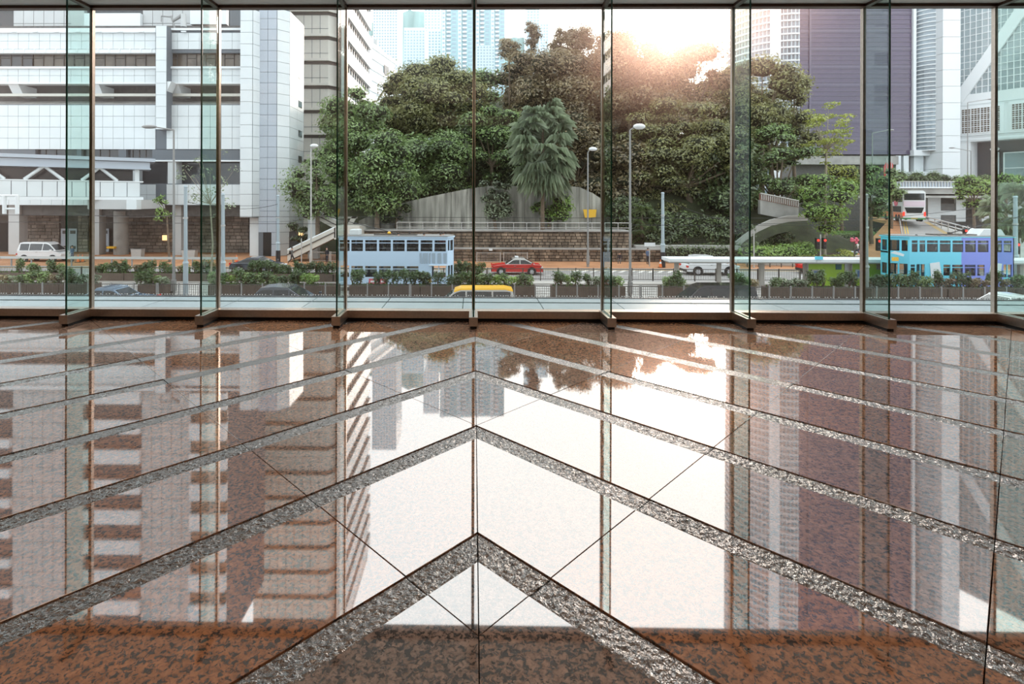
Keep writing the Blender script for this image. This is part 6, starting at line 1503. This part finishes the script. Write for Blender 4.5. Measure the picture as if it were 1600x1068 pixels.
# garden at right
def garden():
    g = struct('garden_lawn', 'sloping green lawn with curved kerb beside the ramp road')
    Yg = 56.2
    pts = [(1165, 66), (1165, 56.0), (1240, 55.6), (1300, 57), (1340, 62), (1382, 74), (1375, 125), (1165, 125)]
    zz = lambda y: ROAD+.3+(y-55)*.045
    MB().prism([(gx(p_, y), y, ROAD-.05) for p_, y in pts], (0, 0, .42)).build('lawn', M['grass'], g)
    for (a, b) in zip(pts[1:-2], pts[2:-1]):
        p0, p1 = Vector((gx(*a), a[1], ROAD+.05)), Vector((gx(*b), b[1], ROAD+.05)); d = (p1-p0).normalized(); n_ = Vector((d.y, -d.x, 0))
        MB().obox(p0, d, n_, (0,0,1), 0, (p1-p0).length, -.05, .3, 0, .5).build('kerb', M['kerb'], g)
    MB().prism([(gx(p_, y), y, ROAD+.37) for p_, y in ((1215, 60), (1240, 57.5), (1300, 59), (1322, 64), (1300, 70), (1262, 66))], (0, 0, .06)).build('soil_bed', M['soil'], g)
    def hedge(nm, lb, path, w, h, m, size=.11, dens=22):
        pts_ = [Vector((gx(a, y), y, ROAD+.37)) for a, y in path]
        t = thing(nm, lb, 'hedge', pts_[0]); o0 = WL[t.name]; L = []
        for a, b in zip(pts_[:-1], pts_[1:]):
            n_ = max(2, int((b-a).length/(w*.5)))
            for k in range(n_): p_ = a.lerp(b, k/n_)+Vector((random.uniform(-.1,.1), random.uniform(-.1,.1), h*.5))-o0; L.append((tuple(p_), (w*.6, w*.6, h*.55)))
        C, N = lump_leaves(L, dens, size); leaf_object('foliage', C, N, size, m, t)
        mb = MB()
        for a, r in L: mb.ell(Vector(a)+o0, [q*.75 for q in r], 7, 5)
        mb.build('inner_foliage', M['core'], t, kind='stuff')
    hedge('clipped_hedge', 'bright lime hedge curling around the dark soil bed', [(1232, 56.5), (1262, 58.5), (1300, 58.6), (1328, 60), (1320, 65), (1298, 69)], .9, .5, M['lf_yel'])
    hedge('clipped_hedge', 'dark low hedge in front of the soil bed', [(1262, 56.4), (1300, 56.9), (1325, 58.4)], .9, .45, M['lf_green'])
    hedge('ground_shrubs', 'bank of light green leafy plants left of the soil bed', [(1178, 57), (1200, 57.5), (1225, 59), (1250, 61.5), (1258, 65)], 2.4, 1.5, M['lf_light'], .15, 12)
    hedge('ground_shrubs', 'yellow-green plants at the foot of the leafy bank', [(1200, 55.9), (1230, 56.2), (1242, 57.2)], 1.1, .6, M['lf_yel'], .12, 16)
    hedge('ground_shrubs', 'dark green planting at the foot of the layered tree', [(1105, 60), (1140, 59.5), (1180, 60), (1200, 63)], 2.4, 1.6, M['lf_dark'], .15, 10)
    hedge('clipped_hedge', 'tall clipped green hedge at the far edge of the garden', [(1350, 72), (1372, 74), (1386, 80)], 1.6, 2.0, M['lf_green'], .14, 12)
    hedge('clipped_hedge', 'low green hedge under the garden trees', [(1190, 70), (1230, 70), (1260, 70), (1300, 72), (1350, 73)], 1.6, 2.0, M['lf_dark'], .14, 12)
    hedge('clipped_hedge', 'dark clipped hedge strip in front of the low stone wall behind the shelter', [(1040, 57.2), (1080, 57.2), (1110, 57.2), (1142, 57.2)], .7, 1.5, M['lf_dark'], .14, 12)
    for a, b, h, lb in ((1395, 1418, 3.4, 'dark dome-clipped bush left above the overpass'), (1420, 1444, 3.2, 'middle dome-clipped bright bush above the overpass'), (1446, 1470, 3.2, 'right dome-clipped bush above the overpass')):
        c = P((a+b)/2, 283, 99); t = thing('domed_bush', lb, 'bush', c); w = (gx(b, 99)-gx(a, 99))/2
        C, N = lump_leaves([((0, 0, 0), (w, w, h*.55))], 25, .13); leaf_object('foliage', C, N, .13, M['lf_green'], t)
        MB().ell(c, (w*.93, w*.93, h*.5), 16, 10).build('inner_foliage', M['core'], t)
    for k, (a, b, lb) in enumerate(((1408, 1450, 'dark rusty shrubs hanging over the left of the overpass railing'), (1450, 1500, 'dark rusty shrubs hanging over the middle of the overpass railing'), (1500, 1640, 'dark green shrubs hanging over the right of the overpass railing'))):
        c = P(a, 293, 94); t = thing('overpass_shrubs', lb, 'shrubs', c); L = []
        x0, x1 = gx(a, 94), gx(b, 94)
        for i in range(int((x1-x0)/.7)): L.append((((x1-x0)*i/((x1-x0)/.7), random.uniform(-.3, .8), .9+random.uniform(0, .8)), (.8, .7, .7)))
        C, N = lump_leaves(L, 12, .16); leaf_object('foliage', C, N, .16, M['lf_dark'] if k < 2 else M['lf_green'], t)
        mb = MB()
        for a_, r in L: mb.ell(Vector(a_)+c, [q*.7 for q in r], 6, 4)
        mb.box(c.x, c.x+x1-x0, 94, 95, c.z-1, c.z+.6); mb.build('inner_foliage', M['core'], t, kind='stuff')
    # curved slope ramp at left of garden, pink parapet
    r = thing('curved_ramp', 'curved concrete path edge climbing the slope behind the fifth fin', 'path', (gx(1180, 61), 61, ROAD+.3))
    cv = [(1150, 378, 60.5), (1165, 366, 61), (1185, 352, 61.5), (1205, 343, 62), (1232, 337, 62.5), (1262, 335, 63.5)]
    for a, b in zip(cv[:-1], cv[1:]):
        p0, p1 = P(*a), P(*b); MB().prism([p0, p1, p1-Vector((0,0,.75)), p0-Vector((0,0,.75))][::-1], (0, .35, 0)).build('parapet', M['kerb'], r)
        MB().prism([p0-Vector((0,0,.7)), p1-Vector((0,0,.7)), p1+Vector((0,-1.0,-1.6)), p0+Vector((0,-1.0,-1.6))][::-1], (0, .3, 0)).build('bank', M['hill'], r)
    w = thing('terrace_wall', 'reddish balustrade wall high on the slope right of the fifth mullion', 'wall', P(1215, 310, 64))
    a, b = P(1188, 302, 63.2), P(1248, 314, 63.8)
    MB().prism([a, b, b-Vector((0,0,.75)), a-Vector((0,0,.75))][::-1], (0, .3, 0)).build('balustrade', mat('red_brick_paint', (.28, .13, .10), .8, var=.3), w)
    MB().tube(a, b, .1, n=6).build('coping', M['kerb'], w)
    for k in range(18):
        p_ = a.lerp(b, (k+.5)/18); MB().box(p_.x-.06, p_.x+.06, p_.y-.12, p_.y, p_.z-.7, p_.z-.1).build('baluster', M['kerb'], w)
    MB().prism([a-Vector((0,0,.75)), b-Vector((0,0,.75)), b-Vector((0,0,2.4)), a-Vector((0,0,2.4))][::-1], (0, .5, 0)).build('base_wall', M['concrete'], w)
    s = thing('flower_bed', 'small bed of white stones and pink flowers at the lawn edge', 'flower bed', (gx(1325, 66), 66, ROAD+.37)); rs = random.Random(8)
    for k in range(16): MB().ell((gx(1325, 66)+rs.uniform(-1.3, 1.5), 66+rs.uniform(-1, 1), ROAD+.45), (rs.uniform(.15, .35), .25, rs.uniform(.1, .3)), 7, 5).build('stone', M['white'] if k % 3 else M['cpink'], s)
garden()
# ---- fan palms
def palm(name, label, px_, ytop, ybot, hw, Y, base, nf, m, seed=1, cat='palm'):
    rs = random.Random(seed); np.random.seed(seed)
    c = P(px_, (ytop+ybot)/2, Y); b = Vector((c.x, Y, base)); t = thing(name, label, cat, b); W = hw*Y/F; H = (ybot-ytop)/2*Y/F
    MB().tube(b, c, .24, .16, 8).tube(c, c+Vector((0,0,H*.6)), .16, .1, 8).build('trunk', M['bark'], t)
    for k in range(nf):
        f = k/nf; zc = c.z+H*.62-f*H*1.35; az = rs.uniform(0, 2*PI); el = (.9-1.7*f)+rs.uniform(-.15, .15)
        rr = W*(.52+.2*math.sin(PI*min(1, f*1.1)))*rs.uniform(.85, 1.1)
        o = Vector((c.x, Y, zc)); d = Vector((math.cos(az)*math.cos(el), math.sin(az)*math.cos(el), math.sin(el))); hub = o+d*rr
        side = d.cross(Vector((0,0,1))).normalized(); up = side.cross(d).normalized()
        mb = MB(); mb.tube(o, hub, .03, .02, 3, cap=False); FR = W*.46
        for j in range(13):
            a = (j/12-.5)*4.4; v = (d*math.cos(a)+side*math.sin(a)).normalized(); w_ = (side*math.cos(a)-d*math.sin(a))*FR*.10
            q = hub+v*FR*.6+up*.04; e = hub+v*FR*rs.uniform(.95, 1.1)-Vector((0,0,FR*rs.uniform(.3, .75)))
            mb.add([hub, q-w_, e, q+w_], [(0,1,2), (0,2,3)])
        mb.build('frond', m, t)
palm('fan_palm', 'grey-green fan palm rising above the concrete wall', 848, 166, 288, 50, 60.2, -2.4, 105, M['lf_palm'], 3)
palm('fan_palm', 'bright green fan palm behind the violet tram at the right edge', 1585, 300, 368, 40, 56, -4.8, 60, M['lf_palm'], 5)
palm('low_palm', 'small dark palm clump low behind the thin street sign', 1003, 318, 378, 22, 61.5, -3.0, 34, M['lf_dark'], 9)

# ============================================================ PEOPLE
def person(name_label, loc, rz, pose, top, legs, h=1.68, bag=None, group=None, hairm='hair'):
    k = h/1.75
    J = {'pelvis': (0,0,.95), 'belly': (0,.0,1.12), 'chest': (0,.01,1.35), 'neck': (0,.015,1.50), 'head0': (0,.03,1.58), 'head1': (0,.03,1.70)}
    if pose == 'walk':
        J.update(hl=(-.1,0,.9), kl=(-.1,.22,.52), al=(-.1,.20,.10), tl=(-.1,.36,.05), hr=(.1,0,.9), kr=(.1,-.05,.50), ar=(.1,-.38,.16), tr=(.1,-.30,.04),
                 sl=(-.19,0,1.42), el=(-.25,-.14,1.16), wl=(-.24,-.08,.93), fl=(-.23,-.03,.85), sr=(.19,0,1.42), er=(.25,.10,1.17), wr=(.2,.30,1.20), fr=(.16,.38,1.24))
    elif pose == 'stand':
        J.update(hl=(-.1,0,.9), kl=(-.11,.03,.5), al=(-.12,0,.1), tl=(-.14,.16,.05), hr=(.1,0,.9), kr=(.11,.02,.5), ar=(.12,0,.1), tr=(.15,.15,.05),
                 sl=(-.19,0,1.42), el=(-.26,-.03,1.14), wl=(-.22,.12,.98), fl=(-.19,.2,.98), sr=(.19,0,1.42), er=(.26,-.02,1.14), wr=(.16,.2,1.22), fr=(.13,.27,1.28))
    else:
        J = {a: (b[0], b[1], b[2]-.40) for a, b in J.items()}
        J.update(hl=(-.1,.03,.52), kl=(-.12,.42,.50), al=(-.12,.44,.1), tl=(-.12,.58,.05), hr=(.1,.03,.52), kr=(.12,.42,.50), ar=(.12,.44,.1), tr=(.12,.58,.05),
                 sl=(-.19,0,1.02), el=(-.24,.06,.76), wl=(-.12,.28,.66), fl=(-.08,.34,.64), sr=(.19,0,1.02), er=(.24,.06,.76), wr=(.12,.28,.66), fr=(.08,.34,.64))
    R_ = dict(pelvis=.145, belly=.125, chest=.15, neck=.055, head0=.085, head1=.095, hl=.095, kl=.06, al=.042, tl=.035, hr=.095, kr=.06, ar=.042, tr=.035, sl=.062, el=.045, wl=.032, fl=.035, sr=.062, er=.045, wr=.032, fr=.035)
    E = [('pelvis','belly'),('belly','chest'),('chest','neck'),('neck','head0'),('head0','head1'),('pelvis','hl'),('hl','kl'),('kl','al'),('al','tl'),('pelvis','hr'),('hr','kr'),('kr','ar'),('ar','tr'),('chest','sl'),('sl','el'),('el','wl'),('wl','fl'),('chest','sr'),('sr','er'),('er','wr'),('wr','fr')]
    ks = list(J); me = bpy.data.meshes.new('person'); me.from_pydata([tuple(c*k for c in J[a]) for a in ks], [(ks.index(a), ks.index(b)) for a, b in E], [])
    o = bpy.data.objects.new('tmp', me); COL.objects.link(o); md = o.modifiers.new('s', 'SKIN'); md.use_smooth_shade = True
    for i, a in enumerate(ks): me.skin_vertices[0].data[i].radius = (R_[a]*k, R_[a]*k*(.8 if a in ('chest', 'belly', 'pelvis') else 1)); me.skin_vertices[0].data[i].use_root = (a == 'pelvis')
    sb = o.modifiers.new('u', 'SUBSURF'); sb.levels = 1; sb.render_levels = 1
    dg = bpy.context.evaluated_depsgraph_get(); em = bpy.data.meshes.new_from_object(o.evaluated_get(dg)); bpy.data.objects.remove(o)
    em.materials.clear()
    for m_ in (M['skin'], M[top], M[legs], M['black']): em.materials.append(m_)
    zs = J['pelvis'][2]*k; zn = J['neck'][2]*k; hands = [Vector(J[a])*k for a in ('fl', 'fr')]; knee = [Vector(J[a])*k for a in ('kl', 'kr')]; foot = [Vector(J[a])*k for a in ('al', 'tl', 'ar', 'tr')]
    for p in em.polygons:
        c = p.center
        if any((c-f).length < .11 for f in foot) and c.z < .16*k: i = 3
        elif any((c-f).length < .085 for f in hands): i = 0
        elif c.z > zn-.01: i = 0
        elif c.z < zs+.02 and abs(c.x) < .19*k: i = 2
        else: i = 1
        p.material_index = i; p.use_smooth = True
    b = bpy.data.objects.new('person', em); COL.objects.link(b); b.location = loc; b.rotation_euler.z = rz; WL[b.name] = Vector((0,0,0))
    tag(b, name_label, 'person', group)
    hd = Vector(J['head1'])*k
    MB().ell(hd+Vector((0,-.02,.03)), (.088*k, .10*k, .085*k), 10, 7).build('hair', M[hairm], b)
    fc = MB()
    for s in (-1, 1): fc.ell(hd+Vector((s*.032, .088, -.02))*1, (.01, .006, .007), 5, 4)
    fc.ell(hd+Vector((0, .1, -.05)), (.012, .016, .02), 6, 4, m=1).ell(hd+Vector((0, .083, -.085)), (.025, .01, .006), 6, 4, m=2)
    fc.build('face', [M['black'], M['skin'], M['pinkred']], b)
    for s, f in ((-1, hands[0]), (1, hands[1])):
        hb = MB(); 
        for q in range(4): hb.tube(f+Vector((s*(-.02+q*.013), .0, 0)), f+Vector((s*(-.02+q*.013), .055-.006*abs(q-1), -.035)), .008, .006, 4)
        hb.tube(f+Vector((-s*.03, 0, .01)), f+Vector((-s*.05, .035, .01)), .009, .007, 4); hb.build('fingers', M['skin'], b)
    if bag: MB().ell(Vector((0, -.2, 1.22))*k, (.15, .11, .22), 10, 8).build('backpack', M[bag], b)
    return b
SW = ROAD+.14
person('person in dark clothes with a backpack walking right at the stair foot', (gx(456, 55), 55, SW), -PI/2, 'walk', 'cgrey', 'cdark', 1.66, 'black')
person('person in a dark suit standing by the crowd barriers under the stairs', (gx(511, 54.8), 54.8, SW), PI*.8, 'stand', 'cdark', 'cdark', 1.72)
person('person in a blue jacket standing behind the small white street sign', (gx(1012, 55.5), 55.5, SW), -1.2, 'stand', 'cblue', 'cdark', 1.68)
person('person in pale clothes with hat of dark hair walking behind the garden post', (gx(1340, 62), 62, SW+.3), .4, 'walk', 'silver', 'cjean', 1.6)
person('person in a pink top standing right of the ramp road guard rail', (gx(1525, 68), 68, ROAD+1.5), .8, 'stand', 'cpink', 'cdark', 1.7)
person('person in a grey coat by the white delivery van', (gx(113, 55.6), 55.6, SW), PI/2, 'stand', 'cblue', 'cjean', 1.7)
person('person in dark clothes sitting low against the stone wall', (gx(968, 56.6), 56.6, SW-.12), PI*.9, 'sit', 'cdark', 'cgrey', 1.66)
# passengers inside the trams
zu = gz(396.5, 39.7, 1500)+.12; zlw = ROAD+.42+.08
for i, (p_, yy, up) in enumerate(((1432, 40.1, 1), (1455, 40.9, 1), (1467, 40.1, 1), (1478, 40.2, 1), (1492, 40.9, 1), (1500, 40.1, 1), (1512, 40.2, 1), (1494, 40.1, 0), (1512, 40.2, 0), (1520, 40.9, 0), (1482, 40.9, 0))):
    person('dark-clothed passenger seated on the %s deck of the sky-blue and violet tram' % ('upper' if up else 'lower'), (gx(p_, yy), yy, (zu if up else zlw)-.08), PI/2, 'sit', 'cdark' if i % 3 else 'cgrey', 'cdark', 1.66, group='passengers on the %s deck of the violet tram' % ('upper' if up else 'lower'))
for i, (p_, yy) in enumerate(((622, 40.2), (640, 40.9), (662, 40.2), (688, 40.1), (692, 40.9))):
    person('passenger seated on the upper deck of the pale blue-white tram', (gx(p_, yy), yy, zu-.08), -PI/2, 'sit', 'cpink' if i > 2 else 'cdark', 'cdark', 1.66, group='passengers in the pale tram')
print('TRIS', sum(len(o.data.loop_triangles) if False else len(o.data.polygons)*2 for o in S.objects if o.type == 'MESH'), 'OBJS', len(S.objects))
